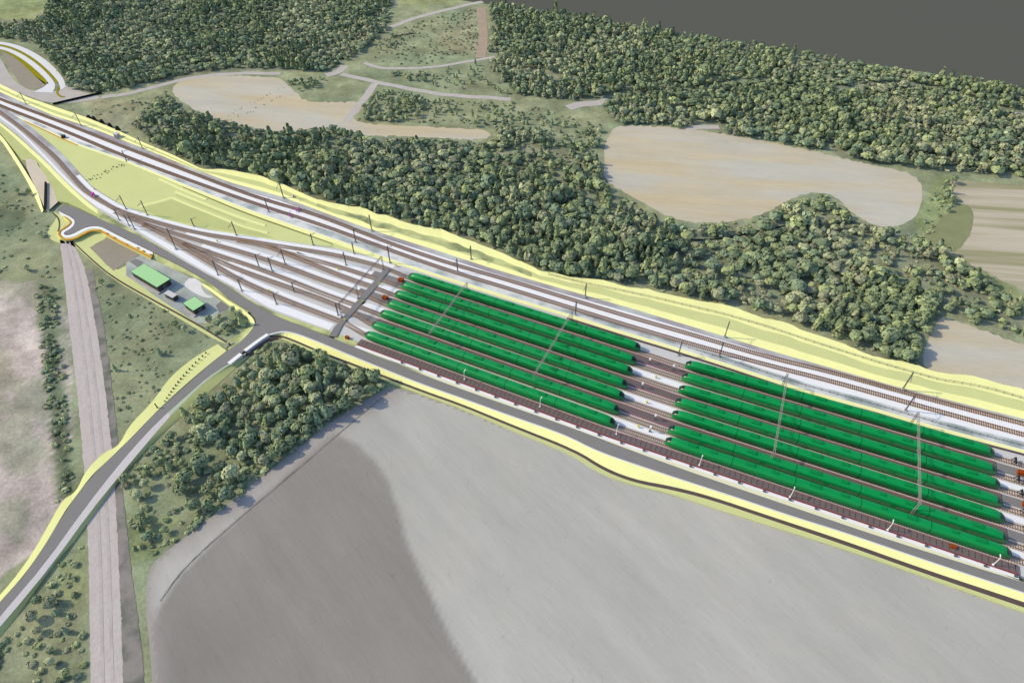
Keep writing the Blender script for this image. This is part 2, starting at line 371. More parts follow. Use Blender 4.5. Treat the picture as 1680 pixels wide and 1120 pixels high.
# ------------------------------------------------------------------ fields
E1 = NZ + .04; E2 = NZ + .08; S1 = SZ + .04; S2 = SZ + .08; S3 = SZ + .12
sheet('field', [(282, 142), (300, 130), (340, 124), (455, 126), (470, 136), (486, 152), (500, 168), (560, 168), (588, 166), (600, 172), (574, 196), (600, 203), (700, 208), (795, 213), (808, 220), (800, 229), (740, 228), (640, 222), (600, 224), (560, 210), (500, 212), (455, 217), (400, 208), (345, 192), (305, 172), (284, 156)], E1, M['field_n'], 'pale stubble field at upper left with a long thin arm to the right', 'field', jit=.8, step=5)
sheet('field', [(1005, 210), (1020, 205), (1130, 211), (1200, 222), (1290, 238), (1400, 264), (1480, 280), (1508, 292), (1514, 318), (1508, 350), (1485, 368), (1450, 374), (1420, 364), (1392, 344), (1372, 322), (1345, 315), (1310, 320), (1275, 340), (1240, 357), (1180, 366), (1120, 364), (1075, 345), (1030, 318), (995, 300), (990, 282), (992, 240)], E1, M['field_n'], 'large pale kidney-shaped field beyond the dark belt of forest', 'field', jit=.8, step=5)
sheet('field', [(1552, 296), (1600, 296), (1800, 318), (1800, 545), (1680, 477), (1600, 438), (1530, 402), (1500, 400), (1520, 380), (1560, 350), (1585, 330), (1560, 315)], E1, M['field_r'], 'striped tan field at the far right behind a row of trees', 'field', jit=1, step=5)
sheet('field', [(1540, 520), (1560, 522), (1640, 552), (1800, 610), (1800, 690), (1680, 648), (1600, 622), (1535, 612), (1518, 605), (1512, 585), (1525, 555)], E1, M['field_n'], 'bare grey field at the right edge just above the yellow embankment', 'field', jit=1, step=5)
GREEN_ARM = [(1575, 330), (1600, 345), (1592, 390), (1560, 420), (1520, 400), (1505, 395), (1540, 365)]
sheet('grass_patch', GREEN_ARM, E2, mat('pasture_green', C(140, 144, 108), var=.12, scale=.12, spec=0), 'dull green corner of grass at the left end of the striped tan field', 'grass', jit=1, step=5)
# ploughed field in the foreground: fine grid so that the damp soil patch has a soft border
FS = np.array([(642, 632), (612, 650), (545, 690), (480, 742), (392, 812), (320, 868), (262, 912), (243, 935), (238, 990), (246, 1060), (258, 1240), (1900, 1240), (1900, 1070), (1680, 999), (1510, 937), (1385, 896), (1260, 855), (1150, 820), (1065, 796), (990, 772), (945, 740), (900, 722), (840, 701), (734, 661)], float)
fsx = np.arange(-125, 320, 1.4); fsy = np.arange(40, 180, 1.4)
FX, FY = np.meshgrid(fsx, fsy); fpx, fpy = PX(FX, FY, np.full(FX.shape, S1))
inside = inpoly(fpx + (fbm(FX, FY, 5, 91) - .5) * 5, fpy + (fbm(FX, FY, 5, 92) - .5) * 5, FS)
LIGHT = np.array(C(183, 181, 176)[:3]); DAMP = np.array(C(146, 142, 137)[:3]); MARG = np.array(C(162, 154, 152)[:3])
DS = [(548, 712), (585, 728), (612, 752), (636, 790), (648, 830), (665, 880), (700, 960), (738, 1040), (775, 1110), (840, 1300), (262, 1300), (250, 1040), (262, 1000), (300, 940), (400, 840), (470, 775), (520, 732)]
def soft(poly, w):
    d = distline(fpx, fpy, poly + [poly[0]]); s = np.where(inpoly(fpx, fpy, poly), d, -d) + (fbm(FX, FY, 12, 93) - .5) * 9
    return np.clip(s / w + .5, 0, 1)[..., None]
ft = np.empty(FX.shape + (3,)); ft[:] = LIGHT
ft = ft + (fbm(FX, FY, 60, 95)[..., None] - .5) * .10 + (fbm(FX, FY, 18, 195)[..., None] - .5) * np.array([.05, .035, .02]) + (fbm(FX * .8 + FY * .6, (FY * .8 - FX * .6) * .25, 10, 97)[..., None] - .5) * .035
wd_ = soft(DS, 9); ft = ft * (1 - wd_) + (DAMP * (1 + (fbm(FX, FY, 30, 99)[..., None] - .5) * .28)) * wd_
mg = np.clip(1 - distline(fpx, fpy, FS[:11].tolist()) / 34 + (fbm(FX, FY, 10, 101) - .5) * .8, 0, 1)[..., None] * .8
ft = ft * (1 - mg) + MARG * mg
ii = np.arange(FX.size).reshape(FX.shape)
fq = np.stack([ii[:-1, :-1], ii[:-1, 1:], ii[1:, 1:], ii[1:, :-1]], -1).reshape(-1, 4)
kin = (inside[:-1, :-1] & inside[1:, 1:] & inside[1:, :-1] & inside[:-1, 1:]).reshape(-1); fq = fq[kin]
used, inv = np.unique(fq, return_inverse=True)
FZ = S1 + (fbm(FX, FY, 8, 111) - .5) * .02
fv = np.stack([FX, FY, FZ], -1).reshape(-1, 3)[used]
fme = np_mesh('field', fv, inv.reshape(-1, 4), ft.reshape(-1, 3)[used], M['field_s'])
fo = bpy.data.objects.new('field', fme); COL.objects.link(fo)
tag(fo, 'wide bare grey field in the foreground with a darker damp patch', 'field', kind='structure')

sheet('field_margin', FS.tolist(), SZ + .015, mat('field_margin', C(166, 161, 156), var=.06, scale=.08, spec=0), 'narrow rough margin round the foreground grey field', 'field', sm=1, jit=.15, step=6)
# wheel ruts along the field margin
strip('rut', [[(640, 640), (560, 706), (480, 775), (390, 850), (300, 930), (262, 985)], [(641, 641), (561, 707), (481.3, 776.3), (391.3, 851.3), (301.3, 931.4), (263.5, 986)]], [S3, S3], M['strip_dk'], 'thin dark wheel rut along the edge of the grey field', 'rut', jit=.25)
# old track bed on the left
strip('old_trackbed', [[(96, 380), (104, 440), (112, 520), (124, 620), (134, 720), (140, 800), (145, 900), (147, 1000), (150, 1250)], [(118, 392), (140, 440), (152, 500), (168, 600), (180, 700), (188, 780), (192, 860), (197, 960), (200, 1050), (206, 1250)]], [S1, S1], M['strip'], 'pinkish grey old railway bed running down the left side', 'track bed', jit=.5, n=200)
strip('ditch', [[(140, 440), (152, 500), (168, 600), (180, 700), (188, 780), (192, 860), (197, 960), (201, 1050), (207, 1250)], [(152, 444), (164, 500), (180, 600), (191, 700), (200, 790), (207, 860), (218, 960), (232, 1050), (246, 1250)]], [S2, S2], M['strip_dk'], 'dark bare ditch beside the old railway bed at left', 'ditch', jit=.6, n=200)

for dx, nm in ((.33, 'left'), (.62, 'right')):
    LA = [(96, 380), (104, 440), (112, 520), (124, 620), (134, 720), (140, 800), (145, 900), (147, 1000), (150, 1250)]; LB = [(118, 392), (140, 440), (152, 500), (168, 600), (180, 700), (188, 780), (192, 860), (197, 960), (206, 1250)]
    a_ = lerp_line0(LA, LB, dx); b_ = lerp_line0(LA, LB, dx + .10)
    strip('rut', [a_, b_], [S2, S2], mat('wheel_track', C(190, 182, 180), var=.16, scale=.18, fine=.12, spec=0), f'{nm} wheel track worn into the old railway bed', 'rut', sm=0, n=160)
# ------------------------------------------------------------------ paths through the woods
def path(line, w, m, label, z=E1, jit=.4):
    l3 = edge3(line, z, 60, 2)
    w_ = np.array([math.sin(q.x * .13 + len(label)) + math.sin(q.x * .31) for q in l3]) * .12 * w
    for q, d_ in zip(l3, w_): q.y += d_ * .5
    return ribbon('path', l3, -w / 2, w / 2, 0, m, label, 'path')
PATHS = [
    ([(166, 160), (220, 152), (270, 138), (330, 124), (400, 120), (460, 121)], 4.5, 'path', 'grey gravel road curving along the top of the upper left field'),
    ([(560, 122), (620, 135), (700, 152), (760, 158), (838, 163)], 4.5, 'path', 'pale gravel road crossing the open meadow towards the forest'),
    ([(535, 124), (556, 119), (565, 108)], 6, 'path', 'short pale spur where two gravel roads meet'),
    ([(615, 137), (600, 160), (580, 182), (568, 200)], 5, 'path', 'pale track from the meadow road down to the upper left field'),
    ([(640, 45), (680, 30), (740, 14), (792, 3)], 5, 'path', 'grey road climbing to the back corner of the land'),
    ([(789, 12), (792, 40), (793, 70), (788, 95)], 7, 'dirt', 'reddish dirt track along the right side of the clearing'),
    ([(598, 103), (615, 110), (640, 113), (700, 112), (750, 104), (812, 94)], 3.5, 'path', 'narrow path along the foot of the clearing'),
    ([(932, 177), (950, 172), (975, 170), (1000, 164)], 7, 'path', 'short pale bare patch of road at the edge of the big forest'),
    ([(1635, 180), (1660, 186), (1700, 190)], 3.5, 'path', 'white track coming out of the forest at the right edge'),
    ([(1130, 213), (1150, 208), (1180, 209)], 5, 'path', 'small pale clearing above the kidney-shaped field'),
]
PATH_LINES = []
for i_, (l, w, m, lb) in enumerate(PATHS):
    path(l, w, M[m], lb, NZ + .06 + i_ * .006); PATH_LINES.append((l, w))
RIDES = [[(806, 110), (880, 118), (935, 128), (1000, 150)], [(1005, 160), (1060, 158), (1130, 152), (1200, 135), (1260, 134)], [(1360, 150), (1420, 140), (1480, 138), (1560, 152), (1640, 182)], [(900, 290), (960, 320), (1010, 355), (1060, 385), (1110, 393), (1180, 392), (1240, 388)], [(1250, 375), (1330, 362), (1400, 410), (1440, 440), (1540, 490), (1680, 560)]]
# brook in the middle forest
strip('stream', [[(890, 282), (930, 305), (965, 330), (1010, 362), (1050, 384), (1110, 392), (1180, 392), (1250, 376), (1330, 362)], [(888, 284), (928, 307), (963, 332.5), (1008, 365), (1049, 387), (1110, 395), (1180, 395), (1251, 379), (1330, 364.5)]], [E1, E1], mat('dark_water', (.02, .025, .02, 1), var=.1, scale=.2, rough=.3), 'thin dark stream winding through the middle forest', 'stream', jit=.3)
# white curving twin road at the upper left, mustard banks
strip('road', [[(-40, 66), (0, 68), (30, 74), (60, 88), (85, 106), (104, 128), (108, 142)], [(-40, 70), (0, 72), (26, 79), (52, 93), (76, 112), (97, 135), (99, 148)]], [E2, E2], M['kerb'], 'outer white lane of the curving twin road at upper left', 'road')
strip('bank', [[(-40, 71), (0, 72.5), (26, 79.5), (52, 93.5), (76, 112.5), (96, 135)], [(-40, 73.5), (0, 75), (24, 82), (49, 96), (73, 115), (94, 138)]], [E2, E2], M['mustard'], 'mustard strip between the two white lanes of the curving road', 'bank')
strip('road', [[(-40, 74), (0, 75.5), (24, 82.5), (49, 96.5), (73, 115.5), (93, 139), (86, 152)], [(-40, 78), (0, 80), (20, 87), (44, 102), (66, 121), (82, 138), (55, 151)]], [E2, E2], M['kerb'], 'inner white lane of the curving twin road at upper left', 'road')
strip('bank', [[(-40, 79), (0, 80.5), (20, 87.5), (44, 102.5), (66, 121.5), (80, 137)], [(-40, 80), (0, 82), (18, 90), (40, 107), (58, 126), (74, 139)]], [E2, E2], M['mustard'], 'mustard bank on the inside of the curving white road', 'bank')
strip('bank', [[(96, 142), (93, 148), (92, 154), (98, 160), (105, 160)], [(99, 144), (96, 149), (95, 153), (101, 158), (107, 158)]], [E2 + .04, E2 + .04], M['mustard'], 'short mustard bank at the lower end of the curving road', 'bank')
sheet('gravel_yard', [(-40, 78), (0, 92), (12, 118), (30, 140), (60, 152), (98, 150), (112, 138), (130, 150), (166, 158), (160, 164), (88, 172), (40, 156), (-40, 125)], E1, M['path'], 'grey gravel apron below the curving white road', 'gravel')
sheet('bare_patch', [(2, 84), (20, 92), (40, 108), (58, 126), (78, 138), (70, 144), (50, 148), (36, 142), (22, 122), (6, 100)], E2, M['plot'], 'brown bare mound enclosed by the curving white road', 'earth')

# ------------------------------------------------------------------ main line corridor
N_OUT = [(-60, 112), (0, 138), (43, 159), (86, 174), (143, 193), (193, 214), (240, 236), (281, 253), (330, 277), (352, 279), (380, 282), (423, 290), (460, 303), (491, 318), (502, 322), (544, 334), (594, 342), (616, 354), (640, 355), (689, 370), (757, 387), (800, 403), (840, 422), (884, 444), (900, 445), (965, 460), (1035, 471), (1122, 489), (1190, 503), (1260, 523), (1322, 545), (1367, 560), (1450, 587), (1500, 601), (1540, 613), (1610, 621), (1680, 642), (1760, 668)]
N_IN = [(-60, 123), (0, 151), (43, 170), (86, 189), (150, 210), (240, 245), (300, 270), (380, 300), (460, 322), (517, 343), (554, 357), (601, 374), (631, 384), (717, 411), (800, 438), (840, 450), (927, 475), (1040, 507), (1190, 552), (1260, 574), (1460, 631), (1560, 657), (1680, 687), (1760, 707)]
def lerp_line(a, b, t, n=160):
    A, B = arc(smooth(a, 1), n), arc(smooth(b, 1), n); return (A * (1 - t) + B * t)
def by_x(line, xs): l = np.array(line); return np.interp(xs, l[:, 0], l[:, 1])
XS = np.linspace(-60, 1760, 240)
yo, yi = by_x(N_OUT, XS), by_x(N_IN, XS)
yo = yo + ((fbm(XS, XS * 0, 40, 301) - .5) * 5 + (np.floor(fbm(XS, XS * 0, 60, 305) * 6) - 3) * 1.6) * (XS > 340)
def lineat(t): return np.c_[XS, yi + (yo - yi) * t]
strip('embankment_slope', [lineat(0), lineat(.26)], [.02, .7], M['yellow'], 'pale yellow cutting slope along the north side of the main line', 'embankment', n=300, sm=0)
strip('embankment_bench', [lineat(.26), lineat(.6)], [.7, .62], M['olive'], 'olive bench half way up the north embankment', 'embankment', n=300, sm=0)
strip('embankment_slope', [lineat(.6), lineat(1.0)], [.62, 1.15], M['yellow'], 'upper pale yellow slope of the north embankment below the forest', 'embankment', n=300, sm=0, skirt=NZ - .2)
# patches of rough turf on the bench, only along the middle stretch
strip('rough_turf', [[(x, by_x(N_IN, x) + (by_x(N_OUT, x) - by_x(N_IN, x)) * (.3 + .06 * math.sin(x * .1))) for x in range(520, 880, 8)], [(x, by_x(N_IN, x) + (by_x(N_OUT, x) - by_x(N_IN, x)) * (.58 + .05 * math.sin(x * .17))) for x in range(520, 880, 8)]], [.74, .70], M['oliveg'], 'patchy grassy stretch on the bench of the north embankment', 'turf', sm=0)
DRY_ = by_x(N_IN, XS); 
strip('drain_strip', [np.c_[XS, yi], np.c_[XS, yi + 7 + (XS > 900) * 0]], [.0, .0], M['drain'], 'grey drainage strip between the north slope and the upper main track', 'drain', n=300, sm=0, skirt=SZ)
S_IN = [(-60, 152), (0, 178), (40, 197), (100, 224), (129, 237), (200, 261), (240, 277), (303, 303), (400, 341), (477, 368), (560, 396), (629, 421), (711, 448), (840, 488), (925, 513), (1014, 541), (1103, 568), (1200, 599), (1321, 639), (1440, 671), (1540, 701), (1680, 738), (1760, 760)]
ysi = by_x(S_IN, XS)
strip('ballast_bed', [np.c_[XS, yi + 6.5], np.c_[XS, ysi]], [.0, .0], M['white_bal'], 'white stone ballast bed under the two main tracks', 'ballast', n=300, sm=0, skirt=SZ)
strip('ballast_bed', [np.c_[XS, ysi - np.interp(XS, [-60, 300, 400, 700, 1000, 1760], [5, 6, 10, 12, 10, 14])], np.c_[XS, ysi - 1]], [.025, .025], M['weedy'], 'grey weedy ballast shoulder south of the lower main track', 'ballast', n=300, sm=0)
S_W = np.interp(XS, [-60, 40, 300, 400, 700, 1000, 1200, 1760], [.5, 1.5, 4, 6.5, 7.5, 6, 6, 6.5])
strip('verge', [np.c_[XS, ysi], np.c_[XS, ysi + S_W]], [.0, -.05], M['yellow'], 'thin pale yellow verge between the main line and the yard', 'verge', n=300, sm=0, skirt=SZ)
XD = np.linspace(930, 1760, 100)
strip('retaining_wall', [np.c_[XD, by_x(S_IN, XD) + 5.6], np.c_[XD, by_x(S_IN, XD) + 8.2]], [.28, .28], M['ditch'], 'low dark brown retaining wall below the yellow verge', 'wall', n=200, sm=0, skirt=SZ, kind='thing')

def make_track(line, label, z=0.0, ext=None, group='yard tracks', sleeper_m='sleeper'):
    l3 = edge3(line, z + .06, 400, 3)
    tot = sum((l3[i + 1] - l3[i]).length for i in range(len(l3) - 1))
    p = arc([tuple(a) for a in l3], max(20, int(tot / 1.8)))
    l3 = [Vector(a) for a in p]
    root = empty('railway_track', l3[0]); tag(root, label, 'railway track', group)
    inv = Matrix.Translation(-l3[0])
    for s in (-1, 1):
        d = s * .76; r = .11
        rows = [offset(l3, d - r), offset(l3, d - r), offset(l3, d + r), offset(l3, d + r)]
        for k, rr in enumerate(rows):
            for q in rr: q.z += (.08 if k in (0, 3) else .24)
        rows = [[inv @ q for q in rr] for rr in rows]
        rows_obj('rail', rows, M['rail'], parent=root)
    c = arc(p, max(4, int(tot / .75))); t = np.gradient(c, axis=0); t /= np.linalg.norm(t, axis=1)[:, None]
    nrm = np.stack([-t[:, 1], t[:, 0], np.zeros(len(t))], 1); n = len(c); c = c - np.array(l3[0])
    V = np.concatenate([np.stack([c + sx * .17 * t + sy * 1.27 * nrm + np.array([0, 0, zz]) for sx, sy in ((-1, -1), (1, -1), (1, 1), (-1, 1))], 1) for zz in (-.05, .09)], 1).reshape(-1, 3)
    base = np.array([(4, 5, 6, 7), (0, 1, 5, 4), (1, 2, 6, 5), (2, 3, 7, 6), (3, 0, 4, 7)])
    Q = (base[None] + (np.arange(n) * 8)[:, None, None]).reshape(-1, 4)
    me = np_mesh('sleepers', V, Q, None, M[sleeper_m]); o = bpy.data.objects.new('sleepers', me); COL.objects.link(o); o.parent = root; o['kind'] = 'stuff'
    return l3
M['sleeper_main'] = mat('dark_brown_sleeper', C(150, 126, 104), var=.15, scale=.5)
make_track(UP, 'upper of the two main line tracks, next to the north embankment', group='main line tracks', sleeper_m='sleeper_main')
make_track(DN, 'lower of the two main line tracks, nearer the green trains', group='main line tracks', sleeper_m='sleeper_main')

# ------------------------------------------------------------------ yard: plates, walkways, tracks
ZT = 1.2
NL = [(671, 454), (659, 469), (649, 483), (636, 499), (625, 515), (611, 534), (600, 550)]
NR = [(1050, 573), (1044, 595), (1037, 612), (1029, 634), (1024, 653), (1016, 676), (1009, 697)]
RL = [(1124, 599), (1118, 619), (1113, 639), (1107, 660), (1102, 680), (1096, 705), (1091, 724)]
RR = [(1629, 745), (1633, 774), (1638, 797), (1642, 827), (1646, 853), (1651, 886), (1657, 911)]
# fan of tracks left of the trains, down to the crossing
FAN = [
    [(-40, 158), (0, 184), (40, 214), (80, 248), (97, 265), (115, 286), (129, 302), (142, 315), (171, 333), (186, 342), (212, 352), (253, 364), (289, 374), (331, 384), (400, 394), (463, 405), (546, 417), (617, 435), (645, 445)],
    [(390, 395), (425, 401), (467, 414), (503, 424), (553, 437), (603, 453), (635, 462)],
    [(440, 405), (474, 418), (521, 437), (560, 453), (603, 468), (624, 475)],
    [(190, 347), (221, 361), (262, 376), (289, 384), (320, 393), (377, 408), (420, 421), (477, 440), (517, 456), (583, 478), (610, 489)],
    [(235, 368), (262, 382), (289, 394), (320, 406), (360, 420), (400, 433), (423, 441), (477, 461), (524, 480), (571, 497), (600, 507)],
    [(300, 400), (334, 418), (377, 437), (400, 446), (434, 458), (520, 488), (560, 504), (585, 516)],
    [(275, 390), (300, 405), (331, 423), (356, 438), (391, 459), (449, 485), (510, 509), (553, 525), (575, 534)],
]
ROW = []                                                   # (u-direction start, end) of each yard track in the train area, at rail level
for k in range(7):
    a, b, c, d = (W(*p, ZT) for p in (NL[k], NR[k], RL[k], RR[k]))
    for p in (a, b, c, d): p.z = 0
    ROW.append((a, b, c, d))
def pxl(v): return PX(v.x, v.y, 0.0)
# base plate of the yard
XY_N = [(x, by_x(S_IN, x) + 5) for x in range(660, 1761, 20)]
yard_poly = [(-40, 150), (0, 176), (43, 201), (100, 251), (126, 287), (160, 320), (203, 343), (260, 360), (320, 373), (406, 388), (463, 395), (560, 408.5), (620, 424), (645, 433)] + XY_N + [(1760, 970), (1655, 938), (1456, 868), (1147, 765), (886, 675), (760, 628), (640, 582), (560, 550), (469, 519), (440, 507), (397, 484), (381, 471), (317, 438), (260, 403), (203, 369), (160, 343), (130, 318), (100, 290), (79, 268), (29, 222), (0, 199), (-40, 172)]
sheet('yard_ballast', yard_poly, -.02, M['mid_bal'], 'light grey stone bed of the stabling yard', 'ballast', sm=0, skirt=SZ)
fan3 = []
for k in range(7):
    a, b, c, d = ROW[k]
    u = (d - c).normalized()
    tail = [pxl(p) for p in (a + (b - a) * .02, b, c, d, d + u * 30)]
    line = FAN[k] + [(float(x), float(y)) for x, y in tail]
    names = ['uppermost', 'second', 'third', 'middle', 'fifth', 'sixth', 'lowest']
    l3 = make_track(line, f'{names[k]} yard track counted from the main line, running under green trains')
    fan3.append(l3)
    # stone in a painted dim grey, with a painted lit white shoulder above (fan only)
    n_f = [i for i, p in enumerate(l3) if PX(p.x, p.y, 0)[0] < (645, 635, 624, 610, 600, 585, 575)[k] - 4]
    fl_ = [p.copy() for p in l3[:len(n_f)]]
    for p in fl_: p.z = 0
    if k == 0:
        lead = [p for p in fl_ if PX(p.x, p.y, 0)[0] < 225]
        ribbon('drain_strip', lead, 1.8, 4.2, .03, M['drain'], 'grey drainage strip along the outer side of the curving yard lead', 'drain')
    ribbon('ballast_shoulder', fl_, -2.0, 1.75, .012 + k * .003, M['grey_bal'], f'grey ballast of the {names[k]} yard track in the fan', 'ballast')
    st = int(len(fl_) * (.42 if k == 0 else .25 if k in (1, 2) else .3))
    wl = fl_[st:]
    ribbon('ballast_shoulder', wl, 1.75, 3.7, .05, M['white_bal'], f'ballast ribbon coloured white as a lit shoulder on the upper side of the {names[k]} fan track', 'ballast')
# broad white shoulder along the south side of the fan
strip('ballast_shoulder', [[(165, 342), (203, 364), (260, 399), (317, 434), (381, 468), (440, 504), (469, 515), (540, 541)], [(170, 335), (212, 364), (246, 384), (300, 412), (331, 432), (372, 456), (449, 495), (505, 516), (548, 531)]], [.02, .02], M['white_bal'], 'broad white ballast shoulder along the south side of the fan', 'ballast')
strip('ballast_shoulder', [[(-40, 163), (0, 194), (29, 214), (76, 262), (103, 292), (135, 322), (165, 343)], [(-40, 161), (0, 190), (33, 214), (79, 260), (106, 289), (137, 318), (170, 337)]], [.03, .03], M['white_bal'], 'white kerb of ballast along the curving yard lead', 'ballast')

# walkways between the tracks
def gapline(k, t, a, b):                                    # line between row k and row k+1 (t across), from station a to b along (0..3 train ends)
    pts = []
    for i in (0, 1, 2, 3):
        pts.append(ROW[k][i] * (1 - t) + ROW[k + 1][i] * t)
    u0 = (pts[1] - pts[0]).normalized(); u1 = (pts[3] - pts[2]).normalized()
    out = [pts[0] + u0 * a] + pts[1:3] + [pts[3] + u1 * b]
    return [Vector(p) for p in arc([tuple(p) for p in out], 160)]
def pave(name, k, t0, t1, a, b, h, m, label, kind='thing', cat='walkway', group=None, edging=True):
    A = gapline(k, t0, a, b); B = gapline(k, t1, a, b)
    root = empty(name, A[0]) ; tag(root, label, cat, group, None if kind == 'thing' else kind)
    o0 = A[0].copy()
    la = [p - o0 for p in A]; lb = [p - o0 for p in B]
    for r in (la, lb):
        for p in r: p.z = h
    rows_obj('slab', [la, lb], m, skirt=-.1, parent=root)
    if edging:
        for r, s in ((la, -1), (lb, 1)):
            e = [offset(r, .28 * s * -1), offset(r, -.12 * s * -1)]
            for rr in e:
                for p in rr: p.z = h + .03
            rows_obj('edging', e, M['walkedge'], skirt=-.08, parent=root)
    return root
M['walk_bands'] = mat('walkway_planks', C(112, 102, 103), var=.1, scale=.3, fine=.08)
for k, nm in ((0, 'first and second'), (2, 'third and fourth'), (4, 'fifth and sixth')):
    pave('service_walkway', k, .30, .70, 0, 1, .32, M['walk_bands'], f'dark mauve service walkway between the {nm} yard tracks', group='service walkways')
    A = gapline(k, .24, -18 - .9 * k, -.4)[:1]
    # grey approach slabs at both ends
    for (a0, a1, side, z) in ((-17, -.4, 'left', .1), (1.2, 32, 'right', .1)):
        base = 0 if side == 'left' else 3
        p0 = ROW[k][base]; p1 = ROW[k + 1][base]; u = (ROW[k][1] - ROW[k][0]).normalized() if base == 0 else (ROW[k][3] - ROW[k][2]).normalized()
        a, b = p0 * .74 + p1 * .26, p0 * .26 + p1 * .74
        v = [a + u * a0, a + u * a1, b + u * a1, b + u * a0]
        mb = MB(); vv = [(p.x, p.y, z) for p in v] + [(p.x, p.y, -.1) for p in v]
        mb.add(vv, [(3, 2, 1, 0), (0, 1, 5, 4), (1, 2, 6, 5), (2, 3, 7, 6), (3, 0, 4, 7)])
        o = mb.build('approach_slab', M['asphalt_dark'])
        bm = bmesh.new(); bm.from_mesh(o.data); bmesh.ops.recalc_face_normals(bm, faces=bm.faces); bm.to_mesh(o.data); bm.free()
        tag(o, f'grey paved approach at the {side} end of the walkway between the {nm} tracks', 'pavement', kind='structure')
for k, nm in ((1, 'second and third'), (3, 'fourth and fifth'), (5, 'sixth and seventh')):
    A, B = gapline(k, .3, -14, 32), gapline(k, .7, -14, 32)
    for p in A + B: p.z = .05
    rows_obj('ballast_bed', [A, B], M['white_bal'], f'white stone strip between the {nm} yard tracks', 'ballast')
# dark platform south of the lowest track
a, b, c, d = ROW[6]
nrm = Vector((-(b - a).y, (b - a).x, 0)).normalized()
if nrm.y > 0: nrm = -nrm
plA = [Vector(p) for p in arc([tuple(a + nrm * 1.9 + (b - a).normalized() * -1), tuple(b + nrm * 1.9), tuple(c + nrm * 1.9), tuple(d + nrm * 1.9 + (d - c).normalized() * 2.5)], 260)]
root = empty('side_platform', plA[0]); tag(root, 'long dark brown platform along the south side of the lowest yard track', 'platform')
la = [p - plA[0] for p in plA]; lb = offset(la, -3.0)
if (lb[5] - la[5]).dot(nrm) < 0: lb = offset(la, 3.0)
for r in (la, lb):
    for p in r: p.z = .45
sg = 1 if offset(la, 1)[5].y < la[5].y else -1
rows_obj('slab', [la, lb], M['walk'], skirt=-.2, parent=root)
e = [offset(lb, -.05 * sg), offset(lb, .3 * sg)]
for rr in e:
    for p in rr: p.z = .42
rows_obj('edging', e, mat('red_brown_edge', C(140, 70, 76), var=.1, scale=.4), skirt=-.2, parent=root)
e = [offset(la, 0), offset(la, .35 * sg)]
for rr in e:
    for p in rr: p.z = .49
rows_obj('edging', e, M['walkedge'], parent=root)
jn = MB()
for i in range(2, len(la) - 1, 2):
    p = (la[i] + lb[i]) / 2; t = (la[i + 1] - la[i]).normalized()
    jn.box((p.x, p.y, .475), (.16, 2.4, .02), math.atan2(t.y, t.x))
jn.build('slab_joint', M['walld'], root)['kind'] = 'stuff'
lw = [p + Vector((0, 0, 0)) for p in offset(plA, 3.35 * sg)]
lw2 = offset(plA, 4.6 * sg)
for r in (lw, lw2):
    for p in r: p.z = .03
rows_obj('verge', [lw, lw2], M['white_bal'], 'white gravel margin along the foot of the dark platform', 'verge')
# light level crossing slab over the fan
sheet('crossing_road', [(630, 441), (641, 441), (626, 459), (612, 477), (594, 497), (578, 515), (562, 533), (552, 553), (540, 551), (548, 537), (566, 516), (585, 494), (602, 474), (618, 456)], .36, M['asphalt_dark'], 'grey service road crossing all the fan tracks left of the trains', 'road', sm=0)

# ------------------------------------------------------------------ olive land between main line and yard
sheet('flat_ground', [(38, 199), (100, 226), (200, 264), (303, 308), (400, 347), (477, 374), (560, 403), (640, 427), (620, 424), (560, 409), (463, 395.5), (406, 388.5), (320, 372), (260, 359), (227, 350), (203, 342), (160, 319), (123, 289), (93, 248), (60, 218)], -.06, M['olive'], 'flat olive yellow triangle of land between main line and fan', 'earth', sm=0, skirt=SZ)  # less sunlit tone of level ground is in the olive colour
sheet('flat_ground', [(281, 327), (232, 341), (262, 357), (320, 369), (408, 385), (450, 391), (420, 378), (395, 371)], -.03, M['oliveb'], 'darker olive hollow beside the upper edge of the fan', 'earth', sm=0)
def bank(name, line, w, z, m, label, h=.2):
    l3 = edge3(line, z, 60, 2); a, b, c = offset(l3, w / 2), l3, offset(l3, -w / 2)
    b = [p + Vector((0, 0, h)) for p in b]; return rows_obj(name, [a, b, c], m, label, 'bank')
bank('bank', [(224, 340), (255, 333), (282, 325)], 2.4, -.05, M['pale2'], 'short pale bank joining the fan to the drainage ditches')
bank('bank', [(282, 324), (320, 340), (360, 356), (402, 373), (440, 382)], 1.7, -.05, M['pale2'], 'pale yellow bank on the lower side of the drainage ditch')
bank('bank', [(288, 314), (320, 327), (360, 343), (402, 359), (436, 370)], 1.9, -.05, M['pale2'], 'pale yellow bank on the upper side of the drainage ditch')
bank('bank', [(262, 293), (300, 311), (340, 327)], 2.2, -.05, M['pale2'], 'short wide pale bank against the main line')
strip('ditch', [[(288, 318.5), (320, 331.5), (360, 347.5), (402, 364.5)], [(289, 321), (320, 334), (360, 350), (402, 366.5)]], [-.02, -.02], M['oliveb'].copy(), 'narrow dark drainage ditch between two pale banks', 'ditch')
strip('ditch', [[(300, 306), (340, 322.5), (400, 347.5), (477, 374.5), (545, 399)], [(300, 307.5), (340, 324.5), (400, 350), (477, 377), (545, 400.5)]], [-.02, -.02], mat('ditch_olive', C(140, 138, 88), var=.1, scale=.2, spec=0), 'dark olive ditch along the foot of the main line verge', 'ditch')
bpy.data.objects['ditch'].data.materials[0]
strip('kerb_strip', [[(40, 198), (70, 211), (100, 226), (128, 238)], [(40, 199.6), (70, 212.8), (100, 228), (128, 239.5)]], [.03, .03], M['orange'], 'thin orange kerb along the apex of the olive triangle', 'kerb')

